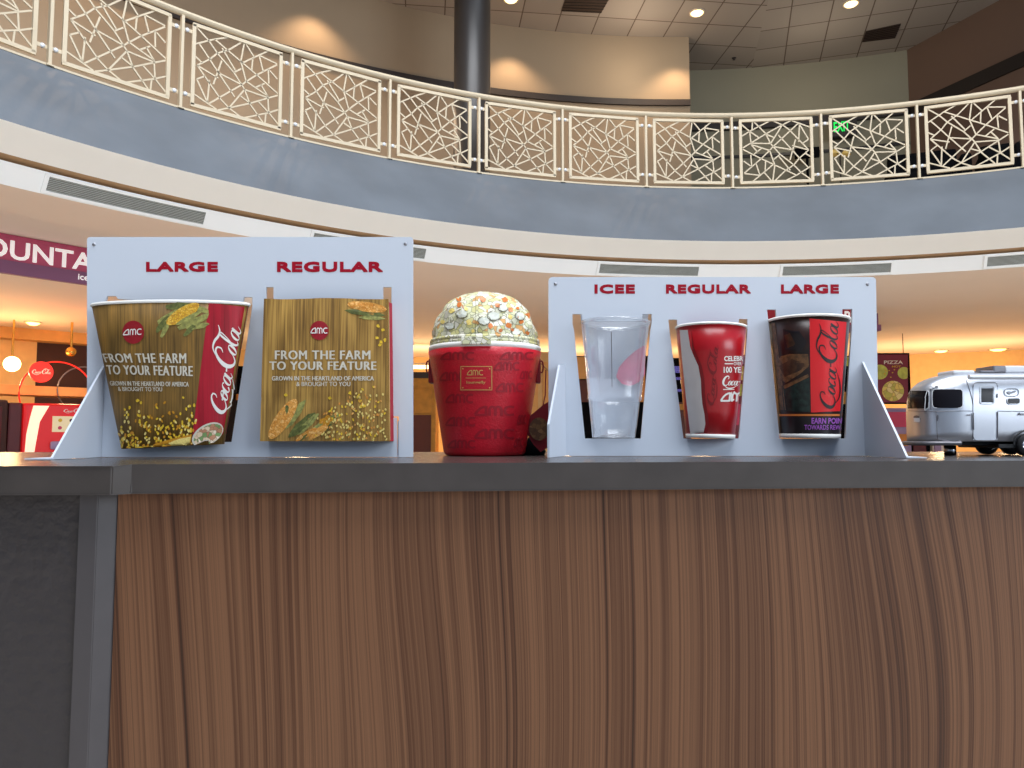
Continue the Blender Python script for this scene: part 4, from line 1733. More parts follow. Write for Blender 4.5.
for i in range(210):
    u = random.random()
    y = 386 + 54 * u ** .55
    x = random.uniform(max(316, 375 - (y - 380) * 1.5), 386.5)
    put_blob(mb, x, y, random.uniform(1.2, 1.8), random.uniform(.8, 1.1), random.uniform(.8, 2.4), hit, M[random.choice(['kernel_pale', 'kernel_pale', 'kernel', 'cob_o'])], .0008, 6)
for (x, y) in ((378, 326), (383, 330), (377, 338), (381, 342), (385, 340), (380, 345), (286, 395), (330, 398), (350, 393), (364, 406)):
    put_blob(mb, x, y, 1.9, 1.5, x, hit, M['kernel'], .0008, 8, .2)
mb.build('body', parent=t)
mb = MB()
put_blob(mb, 319.6, 330.6, 9.3, 9.6, 0, hit, M['amc_red'], .0009, 36)
mb.build('round_emblem', parent=t)
mb = MB()
put_amc(mb, rect(311, 327.8, 328, 333.6), hit, M['print_white'], .0013, .17)
mb.build('emblem_lettering', parent=t, label='white lower-case emblem letters')
mb = MB()
put_text(mb, 'FROM THE FARM', rect(275, 350.5, 370.5, 359.5), hit, M['print_cream'], .0008, 0, ls=1.12, hb=.009)
put_text(mb, 'TO YOUR FEATURE', rect(269.5, 361.5, 376.5, 370), hit, M['print_cream'], .0008, 0, ls=1.12, hb=.009)
put_text(mb, 'GROWN IN THE HEARTLAND OF AMERICA', rect(272, 376.2, 374, 380.6), hit, M['print_cream'], .0008, 0, hb=.004)
put_text(mb, '& BROUGHT TO YOU', rect(296.5, 381.8, 350.5, 386.2), hit, M['print_cream'], .0008, 0, hb=.004)
mb.build('slogan', parent=t, label='pale slogan printed on the front')

# clear ICEE cup ------------------------------------------------
Yc = YR + .002
cb_, ct_, rb, rt = cup_frame(581.5, 322, 649.5, 593, 438, 635, Yc)
t = thing('plastic_cup', 'clear frosted plastic cup in the leftmost slot of the right display board', 'cup', cb_)
st = 1 - (400 - 322) / (438 - 322.)
mb, mtx, L = cone_mb(cb_, ct_, rb, rt, [(.035, None), (.02, -.012), (0.0, -.004), (0, 0), (st * .5, .0006), (st - .012, .0002), (st, .0030), (st + .02, .0028), (st + .035, .0016), (.6, .001), (.8, 0), (.97, 0)], M['plastic'])
mb.build('body', parent=t)
mb = MB()
mb.grid([[mtx @ Vector(((rb + (rt - rb) * k + .0012) * math.sin(a), -(rb + (rt - rb) * k + .0012) * math.cos(a), L * k)) for k in (.0, .25, .5, .75, 1.0, 1.13)]
         for a in [PI / 2 * 1.16 + (PI * 2 - PI * 1.16) * i / 24 for i in range(25)]], M['board'])
mb.build('cup_sleeve', parent=b2, label='curved white sleeve behind the clear cup')
mb, _, _ = cone_mb(cb_, ct_, rb, rt, [(.97, 0), (.985, .0016), (1.0, .0016), (1.0, -.0004), (.975, -.0008)], M['plastic'])
mb.build('rim', parent=t)
mb2, _, _ = cone_mb(cb_, ct_, rb, rt, [(0.02, 0), (.6, .0008), (1.0, 0)], M['plastic'])
hitc = hitter(bvh_of(mb2), Yc - rt)
mb2.bm.free()
mb = MB()
put_patch(mb, ((611, 332), (611.8, 332), (612.4, 387), (611.8, 387)), hitc, M['silver_d'], .0004, 1, 8)
mb.build('seam', parent=t, label='thin dark vertical line')
mb = MB()




def far_wall(x, y, off=0):
    d = ray(x, y)
    A_ = d.x ** 2 + d.y ** 2
    B_q = -2 * (d.x * cb_.x + d.y * Yc)
    R_ = rb + (rt - rb) * (438 - y) / 116. - .0012
    Cq = cb_.x ** 2 + Yc ** 2 - R_ * R_
    D = max(B_q * B_q - 4 * A_ * Cq, 0)
    return CAM + d * ((-B_q + math.sqrt(D)) / (2 * A_))


put_region(mb, [(645, 345), (645, 375), (638, 383), (630, 386), (622, 384), (616, 377), (619, 367), (627, 358), (635, 351)], far_wall, M['soft_pink'])
mb.build('rear_print', parent=t, label='pinkish-red print on the far side of the cup')

# regular cola cup ----------------------------------------------
t, mb, hit, rim, mtx, L, rb, rt = paper_cup('paper_cup', 'red paper cola cup with grey bottle outline under the right REGULAR heading', 'cup',
                                            (676.5, 328, 745, 686.5, 438, 734), Yc, M['cup_red'], rim_r=.0019)
bot = [(680, 330), (688, 330), (690.5, 347), (694, 356), (698.5, 366), (701, 380), (701.5, 393), (702.5, 404), (704.5, 414), (705.5, 424), (703.5, 433.5), (690.8, 434.5), (686.5, 400), (681.5, 350)]
put_region(mb, [(x + 3.5, y) for x, y in bot[1:11]] + [(698, 433), (694, 380)], hit, M['cup_darkred'], .0005)
put_region(mb, bot, hit, M['bottle_grey'], .0007)
mb.build('body', parent=t)
rim.build('rim', parent=t, label='white rolled paper rim')
base_band()
mb = MB()
put_script(mb, ((704, 405), (709, 345), (721, 345), (716, 405)), hit, M['cup_darkred'], .0005, 1.2)
mb.build('tonal_script', parent=t, label='darker red script lettering on red')
mb = MB()
put_text(mb, 'CELEBRATING', rect(724, 356, 759, 361.2), hit, M['print_white'], .0006, .03)
put_patch(mb, rect(724.5, 363.2, 733, 364.2), hit, M['print_white'], .0006, 3, 1)
put_text(mb, 'OVER', rect(733.5, 362, 741, 365.4), hit, M['print_white'], .0006, .02)
put_text(mb, '100 YEARS', rect(723.5, 366.8, 751, 372.8), hit, M['print_white'], .0006, .03)
put_patch(mb, rect(723, 389, 734, 389.8), hit, M['print_white'], .0006, 3, 1)
mb.build('printed_lettering', parent=t)
mb = MB()
put_script(mb, rect(722.5, 372.5, 756, 388.5), hit, M['print_white'], .0006, 1.3, only=7)
mb.build('script_lettering', parent=t)
mb = MB()
put_amc(mb, ((721.5, 392.5), (752, 392.5), (751, 401.5), (720.5, 401.5)), hit, M['print_white'], .0006, .2)
mb.build('emblem_lettering', parent=t, label='white lower-case emblem letters')

# large cola cup ------------------------------------------------
t, mb, hit, rim, mtx, L, rb, rt = paper_cup('paper_cup', 'tall black and red paper cola cup under the right LARGE heading', 'cup',
                                            (769, 321, 846.5, 781, 438, 838), Yc, M['cup_photo'], rim_r=.0021)
put_patch(mb, ((809.5, 318.5), (846.3, 322), (840.0, 411), (811, 412.5)), hit, M['cup_bright'], .0004, 10, 10)
put_patch(mb, ((779.5, 414), (839.6, 414), (839.4, 416), (779.6, 416)), hit, M['orange_print'], .0005, 16, 1)
put_patch(mb, ((779.6, 416.5), (839.4, 416.5), (838.4, 433.5), (781, 434.5)), hit, M['cup_black'], .0004, 16, 4)
put_region(mb, [(777, 364), (781, 356), (790, 354), (800, 357), (808, 354), (809, 366), (800, 374), (786, 383), (779, 378)], hit, M['ice'], .0005)
put_region(mb, [(783, 329), (799, 331), (807, 342), (801, 352), (785, 350)], hit, M['cup_black'], .0005)
put_region(mb, [(784, 334), (790, 333), (796, 345), (788, 348)], hit, M['ice_d'], .0006)
put_region(mb, [(779, 366), (792, 359), (806, 364), (800, 371), (785, 377)], hit, M['ice_d'], .0006)
put_region(mb, [(783, 386), (808, 374), (809, 377), (785, 389)], hit, M['ice'], .0006, 8, .8)
put_patch(mb, ((782, 386), (809.5, 378), (810.5, 412), (784, 411)), hit, M['teal_print'], .0005, 6, 5)
put_patch(mb, ((771.5, 323), (775, 323), (786, 410), (780.5, 410)), hit, M['ice'], .0004, 2, 8)
mb.build('body', parent=t)
rim.build('rim', parent=t, label='white rolled paper rim')
base_band()
mb = MB()
put_script(mb, ((814, 408), (817, 318), (844, 322), (839, 409)), hit, M['script_black'], .0008, .9)
mb.build('script_lettering', parent=t, label='black flowing script lettering up the red panel')
mb = MB()
put_text(mb, 'EARN POINTS', ((811.5, 417.8), (848, 417.8), (847.5, 423.6), (811.5, 423.8)), hit, M['purple_print'], .0008, .03)
put_text(mb, 'TOWARDS REWARDS', ((804.5, 424.8), (852, 424.8), (851.6, 429.6), (804.5, 429.8)), hit, M['purple_print'], .0008, .015)
mb.build('printed_lettering', parent=t, label='purple lettering on the black base band')

# ------------------------------------------------------------------ red popcorn bucket with fabric lid
YK = 1.13
cb_, ct_, rb, rt = cup_frame(428.5, 353, 540.5, 444.5, 455, 525.5, YK)
cb_.z = TOP
ct_.x = cb_.x = (cb_.x + ct_.x) / 2
bk = thing('popcorn_bucket', 'red popcorn bucket bag with a puffy popcorn-print dome lid', 'bucket', cb_)
Hk = ct_.z - cb_.z
mb = MB()
prof = [(0, .002), (rb - .006, .0), (rb - .001, .002), (rb + .001, .006)] + [(rb + .001 + (rt - rb) * u, .006 + (Hk - .006) * u) for u in [k / 12 for k in range(1, 13)]] + [(rt - .006, Hk)]
mb.lathe(cb_, prof, 80, M['bucket_red'])
hit = hitter(bvh_of(mb), YK - rt)
mb.build('body', parent=bk)
mb = MB()
for (x, y, w, h) in ((441, 352, 34, 8), (500, 352, 34, 8), (494, 362, 26, 8.5), (440, 372, 26, 9), (520, 371, 24, 8), (496, 383, 28, 9), (446, 394, 28, 9), (475, 406, 40, 9.5), (446, 417, 30, 9),
                     (517, 415, 22, 9), (475, 429, 40, 9.5), (448, 440, 28, 8), (514, 438, 16, 9)):
    x1_ = min(x + w, 535 - (y - 347) * .13)
    put_amc(mb, rect(x, y, x1_, y + h), hit, M['bucket_print'], .0005, .22)
mb.build('tonal_print', parent=bk, label='darker red repeated lettering')
mb = MB()
put_patch(mb, rect(461.5, 366.5, 491.5, 390), hit, M['bucket_red'], .0016, 6, 3)
for q in (rect(461, 366, 492, 366.8), rect(461, 389.4, 492, 390.2), rect(461, 366, 461.7, 390), rect(491.3, 366, 492, 390)):
    put_patch(mb, q, hit, M['gold'], .0019, 6, 3)
for (x, y) in ((463.5, 368.6), (489.5, 368.6), (463.5, 387.6), (489.5, 387.6)):
    put_blob(mb, x, y, .8, .8, 0, hit, M['gold'], .0024, 8)
mb.build('plaque', parent=bk, label='small square plaque with gold border')
mb = MB()
put_amc(mb, rect(467.5, 369.8, 483.5, 375.2), hit, M['gold'], .0022, .18)
put_patch(mb, rect(466, 377.6, 486, 378.1), hit, M['gold'], .0022, 4, 1)
put_text(mb, 'loungefly', rect(467, 380.6, 485.5, 384.4), hit, M['gold'], .0022, .02)
mb.build('plaque_lettering', parent=bk)
# rim bands
mb = MB()
mb.lathe(cb_, [(rt - .002, Hk), (rt + .0006, Hk), (rt + .0010, Hk + .004), (rt + .0004, Hk + .0078), (rt - .003, Hk + .008)], 80, M['paper_white'])
mb.build('rim_band', parent=bk, label='white band around the top of the bucket')
mb = MB()
zb0 = Hk + .0078
mb.lathe(cb_, [(rt - .004, zb0), (rt - .001, zb0), (rt - .0006, zb0 + .004), (rt - .0022, zb0 + .005), (rt - .001, zb0 + .006), (rt - .0016, zb0 + .0105), (rt - .005, zb0 + .011)], 80, M['fabric'])
mb.build('zip_band', parent=bk, label='piped fabric zip band')
# dome
mb = MB()
zd = zb0 + .0105
cdome = W(486, 320, YK).x - cb_.x
Hd = W(480, 293.5, YK).z - (cb_.z + zd)
prof = []
for i in range(21):
    a = PI / 2 * i / 20
    prof.append(((rt - .006) * (math.cos(a) ** .85), zd + Hd * math.sin(a) ** .95))


def dome_fn(a, r, z):
    k = (z - zd) / Hd
    w = .0016 * math.sin(5 * a + 9 * k) + .0012 * math.sin(11 * a - 14 * k) + .0008 * math.sin(17 * a + 5 * k)
    r2 = r * (1 - .02 * math.sin(a) * k) + w * (1 if k < .98 else 0)
    return r2, z + .0015 * math.sin(3 * a + 2) * k * (1 - k) * 4 + (.004 * max(0, math.cos(a + .5)) * k * (1 - k))


mb.lathe(cb_, prof, 96, M['fabric'], fn=dome_fn)
hit_d = hitter(bvh_of(mb), YK - rt)
mb.build('dome_lid', parent=bk, label='puffy dome of cream popcorn-print fabric')
mb = MB()
pts_ = [hit_d(476.3, y, .0006) for y in range(294, 336, 2)]
mb.tube(pts_, .0007, 6, M['fabric'])
mb.build('seam', parent=bk)
mb = MB()
# printed popped-corn highlights: orange kernels and curled outlines
for (x, y, r) in ((482.8, 299.5, 3.2), (504.7, 300, 3), (497.5, 305.5, 2.5), (459, 299, 3), (459.5, 305, 2.8), (510.5, 310, 2.6), (517.5, 308.5, 1.8), (529.5, 315.5, 2.8), (521, 322, 2.4), (508.5, 325.5, 3.2),
                  (490.5, 326.2, 2.8), (500.5, 330.5, 2.0), (527, 333, 2.2), (484, 338.2, 3.4), (512, 330, 2.0)):
    put_blob(mb, x, y, r, r * .85, x * 1.7, hit_d, M['cup_photo'] if False else M['orange_print'], .0009, 9, .15)
for (x, y, r) in ((469, 322.5, 3), (473, 331, 2), (510, 317, 2.6), (443, 322, 2.5), (452, 311, 3), (466, 309, 2.2)):
    put_blob(mb, x, y, r, r * .8, x, hit_d, M['kernel_pale'], .0009, 9, .15)
for (x, y, rx, ry) in ((494, 316, 7, 5), (484, 321, 6, 4.5), (503, 308, 5, 4), (520, 316, 5, 4.5), (516, 332, 5, 4), (450, 326, 5, 4), (462, 314, 6, 4.5)):
    C_ = [(x + rx * math.cos(t_), y + ry * math.sin(t_)) for t_ in [2 * PI * k / 14 for k in range(11)]]
    mb.tube([hit_d(a_, b__, .0009) for a_, b__ in C_], .00042, 4, M['stripe'])
    put_blob(mb, x, y, rx * .8, ry * .8, 0, hit_d, M['print_popped'], .0007, 12, .12)
mb.build('popcorn_print', parent=bk, label='orange and white popcorn shapes printed on the lid')
# zip pull tab
mb = MB()
for q in (rect(461, 336.5, 491, 344),):
    a_ = W(461, 344.2, YK - rt - .003)
    b__ = W(491, 336.2, YK - rt - .003)
    mb.box((a_.x, YK - rt - .0035, a_.z), (b__.x, YK - rt + .003, b__.z), M['fabric'], .001)
mb.build('front_tab', parent=bk, label='small fabric tab over the zip')
# strap anchors
for sx, px in ((-1, 430.5), (1, 538)):
    x = cb_.x + sx * (rt - .004)
    z1_ = W(px, 362, YK).z
    mb = MB()
    mb.box((x - .004, YK - .012, z1_ - .033), (x + .004, YK + .012, z1_ + .004), M['dark_red'], .002)
    mb.tube([Vector((x + sx * .005 + .0075 * math.cos(t_) * .4, YK - .006, z1_ - .008 + .009 * math.sin(t_))) for t_ in [2 * PI * k / 16 for k in range(16)]], .0013, 6, M['dark_red'], closed=True)
    mb.build('strap_anchor', parent=bk)
# thin strap going right and down behind the board
mb = MB()
s0_ = W(538.5, 361, YK)
mb.tube([s0_, W(543, 365, YK + .002), W(549, 371.5, YK + .004), W(551, 390, YK + .006), W(549, 410, YK + .006)], .0013, 6, M['gold'])
mb.tube([W(545.8, 370, YK + .002), W(545.2, 395, YK + .002), W(543, 406, YK)], .0009, 6, M['dark_red'])
mb.build('strap', parent=bk, label='thin gold strap')
# hang tag leaning behind the board
tg = MB()
tag_pts = [(528.5, 417), (543, 405), (553, 399), (560, 415), (556, 437), (548, 447.5), (540.5, 452), (533, 444), (526, 432)]
tg.prism([tag_pts], lambda x, y: W(x, y, YK - .02 + (y - 400) * .0002), lambda x, y: W(x, y, YK - .016 + (y - 400) * .0002), M['dark_red'])
tgo = tg.build('hang_tag', parent=bk, label='dark red angular tag')
tg = MB()
ring = [(539 + 9.8 * math.cos(2 * PI * i / 26), 429 + 11.5 * math.sin(2 * PI * i / 26)) for i in range(26)]
tg.prism([ring], lambda x, y: W(x, y, YK - .0225 + (y - 400) * .0002), lambda x, y: W(x, y, YK - .020 + (y - 400) * .0002), M['brown_round'])
tgr = tg.build('medallion', parent=tgo, label='round brown textured medallion')
# black pouch under the tag
p0 = W(533, 448, YK + .01)
mb = MB()
mb.lathe((p0.x, YK + .015, TOP), [(0, 0), (.018, 0), (.020, .006), (.015, .018), (.006, .028), (0, .03)], 20, M['black'])
mb.build('tassel', parent=bk, label='black tassel lying on the counter')

# ------------------------------------------------------------------ silver travel trailer model
X0, XL = .617, .42
Yf0, Yb0 = 1.09, 1.198
YM = (Yf0 + Yb0) / 2
WH = (Yb0 - Yf0) / 2
ZB = 1.0715
HT = .105
tr_ = thing('model_trailer', 'silver toy travel trailer with dark wrap windows parked on the counter', 'model trailer', (X0 + .2, YM, TOP))


def sect(d):
    k = max(0.0, min(1.0, d / .055))
    w = WH * (1 - (1 - k) ** 2.3) ** (1 / 2.3)
    k2 = max(0.0, min(1.0, d / .085))
    zt_ = HT * (.56 + .44 * (1 - (1 - k2) ** 2.2) ** (1 / 2.2))
    return w, zt_


def tr_point(x, s):
    """s 0..1 from bottom front over the roof to bottom back"""
    d = min(x - X0, X0 + XL - x)
    w, zt_ = sect(max(d, 0))
    a = PI * s
    # superellipse upper half with straight lower sides
    ex = .52
    cy_ = -math.copysign(abs(math.cos(a)) ** ex, math.cos(a))
    sz = abs(math.sin(a)) ** .78
    bow = 1 - .06 * (1 - sz)
    return Vector((x, YM + w * cy_ * bow, ZB + zt_ * sz))


xs = [X0 + .055 * (1 - math.cos(PI / 2 * i / 14)) for i in range(15)] + [X0 + .055 + (XL - .11) * i / 12 for i in range(1, 13)]
xs += [X0 + XL - .055 * (1 - math.cos(PI / 2 * (14 - i) / 14)) for i in range(1, 15)]
mb = MB()
ns = 36
G = [[tr_point(x, j / ns) for j in range(ns + 1)] for x in xs]
mb.grid(G, M['silver'])
mb.grid([[g[0], g[-1]] for g in G], M['silver_d'], False)
bmesh.ops.remove_doubles(mb.bm, verts=list(mb.bm.verts), dist=1e-5)
hit = hitter(bvh_of(mb), Yf0)
mb.build('shell', parent=tr_, label='polished rounded aluminium shell')


def rrect(x0, y0, x1, y1, r, n=4):
    out = []
    for (cx, cy, a0_) in ((x1 - r, y0 + r, -PI / 2), (x1 - r, y1 - r, 0), (x0 + r, y1 - r, PI / 2), (x0 + r, y0 + r, PI)):
        for k in range(n + 1):
            t_ = a0_ + PI / 2 * k / n
            out.append((cx + r * math.cos(t_), cy + r * math.sin(t_)))
    return out


def surf_window(q, r, name, m='glass_dark', off=.0008, frame=None):
    x0, y0, x1, y1 = q
    mb = MB()
    nu, nv = 12, 8
    # rounded patch on a grid: squeeze rows near the top and bottom
    rows = []
    for i in range(nu + 1):
        u = i / nu
        x = x0 + (x1 - x0) * u
        dx = min(x - x0, x1 - x)
        cut = r - math.sqrt(max(0, r * r - (r - dx) ** 2)) if dx < r else 0
        rows.append([hit(x, y0 + cut + (y1 - y0 - 2 * cut) * j / nv, off) for j in range(nv + 1)])
    mb.grid(rows, M[m])
    o = mb.build(name, parent=tr_)
    if frame:
        mb = MB()
        pts = [hit(x, y, off) for x, y in rrect(x0, y0, x1, y1, r)]
        mb.tube(pts, .0006, 6, M[frame], closed=True)
        mb.build('window_frame', parent=o)
    return o


surf_window((904, 391, 929, 408.5), 1.5, 'end_window', frame='white_gloss')
surf_window((932.5, 389.5, 962.5, 408), 3, 'corner_window', frame='white_gloss')
# entry door
dr = MB()
nu, nv = 5, 12
dr.grid([[hit(973 + 24 * i / nu, 383.5 + 56.5 * j / nv, .0009) for j in range(nv + 1)] for i in range(nu + 1)], M['silver'])
dro = dr.build('entry_door', parent=tr_)
mb = MB()
mb.tube([hit(x, y, .0009) for x, y in rrect(973, 382.5, 997, 440.5, 4)], .0005, 6, M['silver_d'], closed=True)
mb.build('door_seal', parent=dro)
x0, y0, x1, y1 = 981, 388.5, 992.5, 402.5
mb = MB()
mb.grid([[hit(x0 + (x1 - x0) * i / 4, y0 + (y1 - y0) * j / 4, .0014) for j in range(5)] for i in range(5)], M['glass_dark'])
mb.tube([hit(x, y, .0014) for x, y in rrect(979.5, 387, 993.5, 404, 2)], .0007, 6, M['white_gloss'], closed=True)
mb.build('door_window', parent=dro)
mb = MB()
mb.tube([hit(996.5, 394, .002), hit(996.5, 398, .002)], .0007, 6, M['silver_d'])
mb.tube([hit(996.8, 412, .002), hit(996.8, 438, .002)], .0007, 6, M['silver_d'])
mb.build('door_handle', parent=dro)
surf_window((1007, 398.5, 1019.5, 404), 2, 'side_window', frame='white_gloss')
surf_window((1034, 388, 1062, 406), 3, 'side_window', frame='white_gloss')
mb = MB()
mb.tube([hit(x, y, .001) for x, y in rrect(1004, 389, 1018.5, 396.2, 3.4)], .0005, 6, M['silver_d'], closed=True)
put_blob(mb, 1009, 393, 2.4, 1.4, .3, hit, M['silver_d'], .0012, 8)
put_blob(mb, 1013.5, 392, 2.2, 1.2, -.3, hit, M['silver_d'], .0012, 8)
mb.build('emblem', parent=tr_, label='small oval emblem')
# panel seams and belt line
mb = MB()
for P in ([(902, 410.5), (915, 411), (935, 411.5), (962, 411), (1000, 411.2), (1024, 411.5)], [(936, 411), (937.5, 439)], [(966, 380), (971, 395), (974, 412), (975.5, 440)],
          [(930.5, 388), (931, 410)]):
    C_ = catmull([(a_, b__, 0) for a_, b__ in P], 5)
    mb.tube([hit(a_, b__, .0004) for a_, b__, _ in C_], .0005, 5, M['silver_d'])
mb.build('body_seams', parent=tr_)
mb = MB()
mb.tube([hit(972.5, 413, .0022), hit(972.8, 430, .0022)], .0009, 6, M['silver_d'])
mb.build('grab_handle', parent=tr_)
mb = MB()
for (x, y) in ((918, 417), (917, 415)):
    put_blob(mb, x, y + 2, 3.2, 1.6, 0, hit, M['silver_d'], .0010, 8)
put_patch(mb, rect(914.5, 418, 920.5, 422), hit, M['white_gloss'], .0012, 3, 2)
put_blob(mb, 937.5, 418, 1.0, 3.4, .1, hit, M['silver_d'], .0010, 8)
put_patch(mb, rect(966, 414.4, 970, 416), hit, M['silver_d'], .0012, 2, 1)
put_text(mb, 'Airstream', rect(1017, 412.6, 1040, 415.6), hit, M['stripe'], .0010, .02)
mb.build('markings', parent=tr_)
# awning tube along the side
mb = MB()
aw = W(968, 377.2, Yf0 + .006)
mb.tube([Vector((aw.x, Yf0 + .004, aw.z)), Vector((X0 + XL - .06, Yf0 + .004, aw.z))], .0036, 12, M['white_gloss'])
mb.build('awning', parent=tr_, label='white rolled awning tube')
# roof units
for (px0, px1, py0, py1, nm, m_) in ((945, 966, 369, 373.5, 'roof_vent', 'white_gloss'), (971, 990, 367.6, 372, 'roof_vent', 'silver_d'), (996, 1022, 362.5, 371, 'air_conditioner', 'white_gloss'),
                                     (984, 997, 363.5, 371, 'antenna_cover', 'silver_d')):
    a_, b__ = W(px0, py1, YM), W(px1, py0, YM)
    mb = MB()
    zr = ZB + HT * .99
    rz = max(tr_point(b__.x, .5).z, tr_point(a_.x, .5).z)
    b__.z = max(min(b__.z, rz + .010), rz + .003) if nm != 'roof_vent' else rz + .003
    zlow = min(a_.z, tr_point(a_.x + .002, .5).z - .001)
    mb.box((a_.x, YM - .022, zlow), (b__.x, YM + .022, b__.z), M[m_], .0025)
    mb.build(nm, parent=tr_)
# marker lights on the front cap
for (px, py) in ((921, 376.5), (926.5, 374.8), (933, 373.5)):
    p = hit(px, py, .0008)
    mb = MB()
    mb.lathe(p, [(0, .0016), (.002, .001), (.0024, -.0006), (0, -.001)], 10, M['white_gloss'])
    mb.build('marker_light', parent=tr_)
# chassis, bumper, jack, wheels
mb = MB()
mb.box((X0 + .045, YM - .03, ZB - .006), (X0 + XL - .04, YM + .03, ZB + .001), M['tyre'], .001)
mb.box((X0 + .10, YM - .05, ZB - .010), (X0 + .2, YM + .05, ZB - .004), M['tyre'], .001)
mb.build('chassis', parent=tr_)
mb = MB()
bpz = ZB - .003
mb.tube([(X0 + .045, Yf0 + .004, bpz), (X0 + .012, Yf0 + .012, bpz), (X0 - .006, Yf0 + .04, bpz), (X0 - .006, Yb0 - .04, bpz), (X0 + .012, Yb0 - .012, bpz)], .0032, 8, M['silver_d'])
mb.build('bumper', parent=tr_)
mb = MB()
xj = W(950, 450, YM).x
mb.lathe((xj, YM, TOP), [(0, 0), (.0085, 0), (.0085, .0145), (.006, .0148), (.006, ZB - TOP - .003), (0, ZB - TOP - .003)], 20, M['chrome'])
mb.build('jack_stand', parent=tr_, label='chrome cylinder stand under the front end')
for (xw_, near) in ((.758, 1), (.802, 1), (.758, 0), (.797, 0)):
    yw = Yf0 + .006 if near else Yb0 - .012
    t_ = MB()
    mtx = Matrix.Translation((xw_, yw, TOP + .0165)) @ Matrix.Rotation(PI / 2, 4, 'X')
    t_.lathe((0, 0, 0), [(.009, .007), (.015, .007), (.0163, .0045), (.0163, -.0045), (.015, -.007), (.009, -.007)], 28, M['tyre'], mtx=mtx)
    wo = t_.build('wheel', parent=tr_, label='black tyre')
    t_ = MB()
    t_.lathe((0, 0, 0), [(0, .0074), (.003, .0078), (.004, .006), (.0085, .006), (.0095, .0072), (.0095, -.006), (0, -.006)], 24, M['chrome'], mtx=mtx)
    t_.build('hub_cap', parent=wo)
mb = MB()
ar = [(xw2, zz2) for xw2, zz2 in [(.758 + .0215 * math.cos(PI * k / 12) - .0 if k > 6 else .802 + .0215 * math.cos(PI * k / 12), .0165 + .0215 * math.sin(PI * k / 12)) for k in range(13)]]
mb.tube([Vector((a_, Yf0 - .0005, TOP + b__)) for a_, b__ in ar], .0014, 6, M['tyre'])
mb.build('wheel_arch', parent=tr_)

# ------------------------------------------------------------------ light
w = bpy.data.worlds.new('world')
S.world = w
w.use_nodes = True
bg = w.node_tree.nodes['Background']
# the glazed side of the lobby (right and behind) is bright and cool, the far left is dim and warm
_wt = w.node_tree
_tc = _wt.nodes.new('ShaderNodeTexCoord')
_dp = _wt.nodes.new('ShaderNodeVectorMath')
_dp.operation = 'DOT_PRODUCT'
_dp.inputs[1].default_value = (.80, -.52, .30)
_wt.links.new(_tc.outputs['Generated'], _dp.inputs[0])
_mr = _wt.nodes.new('ShaderNodeMapRange')
_mr.inputs['From Min'].default_value = -.55
_mr.inputs['From Max'].default_value = .75
_wt.links.new(_dp.outputs['Value'], _mr.inputs['Value'])
_cr = _wt.nodes.new('ShaderNodeValToRGB')
_cr.color_ramp.elements[0].color = (.11, .09, .085, 1)
_cr.color_ramp.elements[1].color = (.50, .70, 1.0, 1)
_wt.links.new(_mr.outputs[0], _cr.inputs['Fac'])
_wt.links.new(_cr.outputs['Color'], bg.inputs[0])
bg.inputs[1].default_value = .50


def area(name, loc, target, sx, sy, power, col):
    l = bpy.data.lights.new(name, 'AREA')
    l.shape = 'RECTANGLE'
    l.size, l.size_y = sx, sy
    l.energy = power
    l.color = col
    o = bpy.data.objects.new(name, l)
    COL.objects.link(o)
    o.location = loc
    o.rotation_euler = (Vector(target) - Vector(loc)).to_track_quat('-Z', 'Y').to_euler()
    return o


def point(name, loc, power, col, r=.15):
    l = bpy.data.lights.new(name, 'POINT')
    l.energy = power
    l.color = col
    l.shadow_soft_size = r
    o = bpy.data.objects.new(name, l)
    COL.objects.link(o)
    o.location = loc
    return o


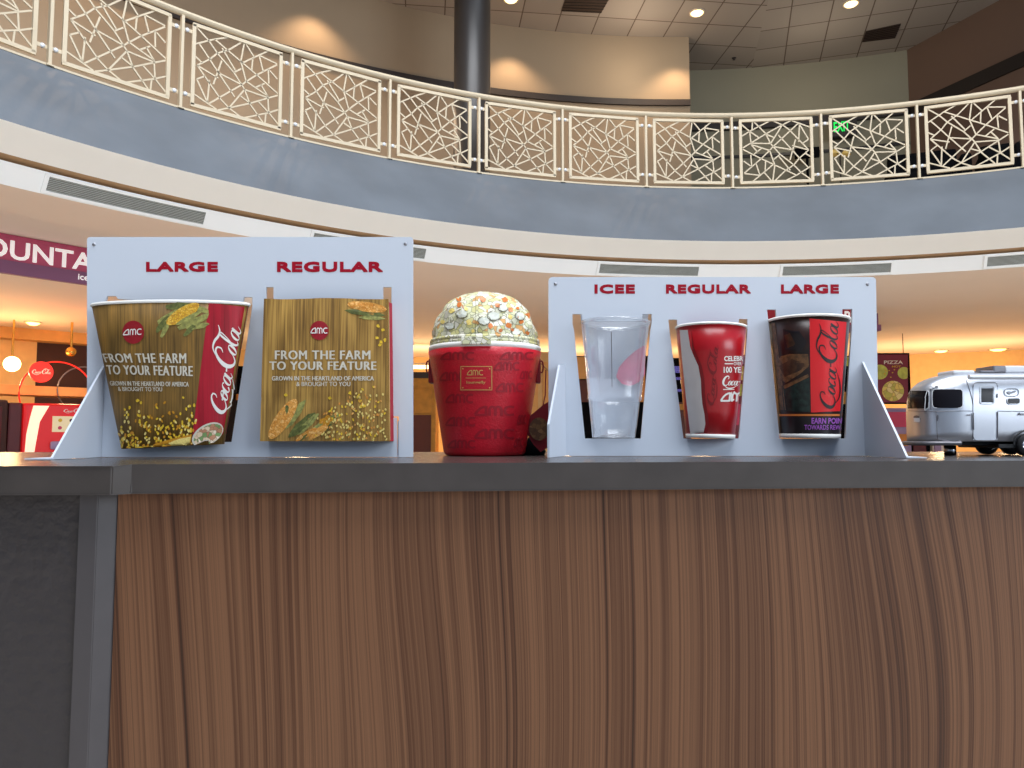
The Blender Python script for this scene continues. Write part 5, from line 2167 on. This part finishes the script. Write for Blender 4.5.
def spot(name, loc, target, power, col, ang, blend=.5):
    l = bpy.data.lights.new(name, 'SPOT')
    l.energy = power
    l.color = col
    l.spot_size = math.radians(ang)
    l.spot_blend = blend
    l.shadow_soft_size = .06
    o = bpy.data.objects.new(name, l)
    COL.objects.link(o)
    o.location = loc
    o.rotation_euler = (Vector(target) - Vector(loc)).to_track_quat('-Z', 'Y').to_euler()
    return o


# daylight through the glazed front of the lobby, behind the camera to the right
area('daylight_window', (14, -10, 6.5), (0.5, 3, 1.5), 10, 7, 1500, (.84, .92, 1.0))
# skylight over the round hall
area('skylight', (1.5, -1.5, 15), (1.5, -1.5, 0), 11, 11, 3600, (.93, .96, 1.0))
# warm lamps of the concession hall
for (px, R, h, pw_) in ((940, 15.8, 1.15, 58), (1010, 15.8, 1.15, 52), (870, 15.8, 1.15, 42), (700, 15.6, 1.4, 70), (560, 15.6, 1.4, 80), (425, 15.6, 1.4, 80), (300, 15.0, 1.4, 60)):
    th = th_of(px, R, h)
    point('concession_lamp', cyl(R, th, h - .35), pw_, (1.0, .70, .38), .2)
for (px, R, h, pw_) in ((10, 12.6, .72, 38), (-60, 11.5, .6, 22), (70, 11.6, .5, 12)):
    th = th_of(px, R, h)
    point('bar_lamp', cyl(R, th, h), pw_, (1.0, .62, .30), .12)
# wall washers on the upper curved wall
for px in (100, 312, 510, 676):
    th = th_of(px, 11.13, 5.8)
    p = cyl(10.72, th, 6.45)
    spot('wall_washer', p, cyl(10.9, th, 4.0), 75, (1.0, .68, .42), 104, .7)
point('upper_lamp', cyl(10.4, th_of(640, 10.4, 6), 5.9), 22, (1.0, .82, .62), .3)
point('upper_lamp', cyl(10.9, th_of(820, 10.9, 6), 5.7), 14, (1.0, .86, .68), .3)

for px in (60, 250, 420, 600):  # unseen warm fills added to brighten the wall behind the railing
    point('gallery_warm_fill', cyl(10.1, th_of(px, 10.1, 4.6), 4.6), 13, (1.0, .70, .45), .25)

S.view_settings.view_transform = 'Standard'
S.view_settings.look = 'None'
S.view_settings.exposure = 0
S.view_settings.gamma = 1
S.view_settings.use_curve_mapping = False
S.cycles.max_bounces = 6
S.cycles.diffuse_bounces = 3
S.cycles.transparent_max_bounces = 12
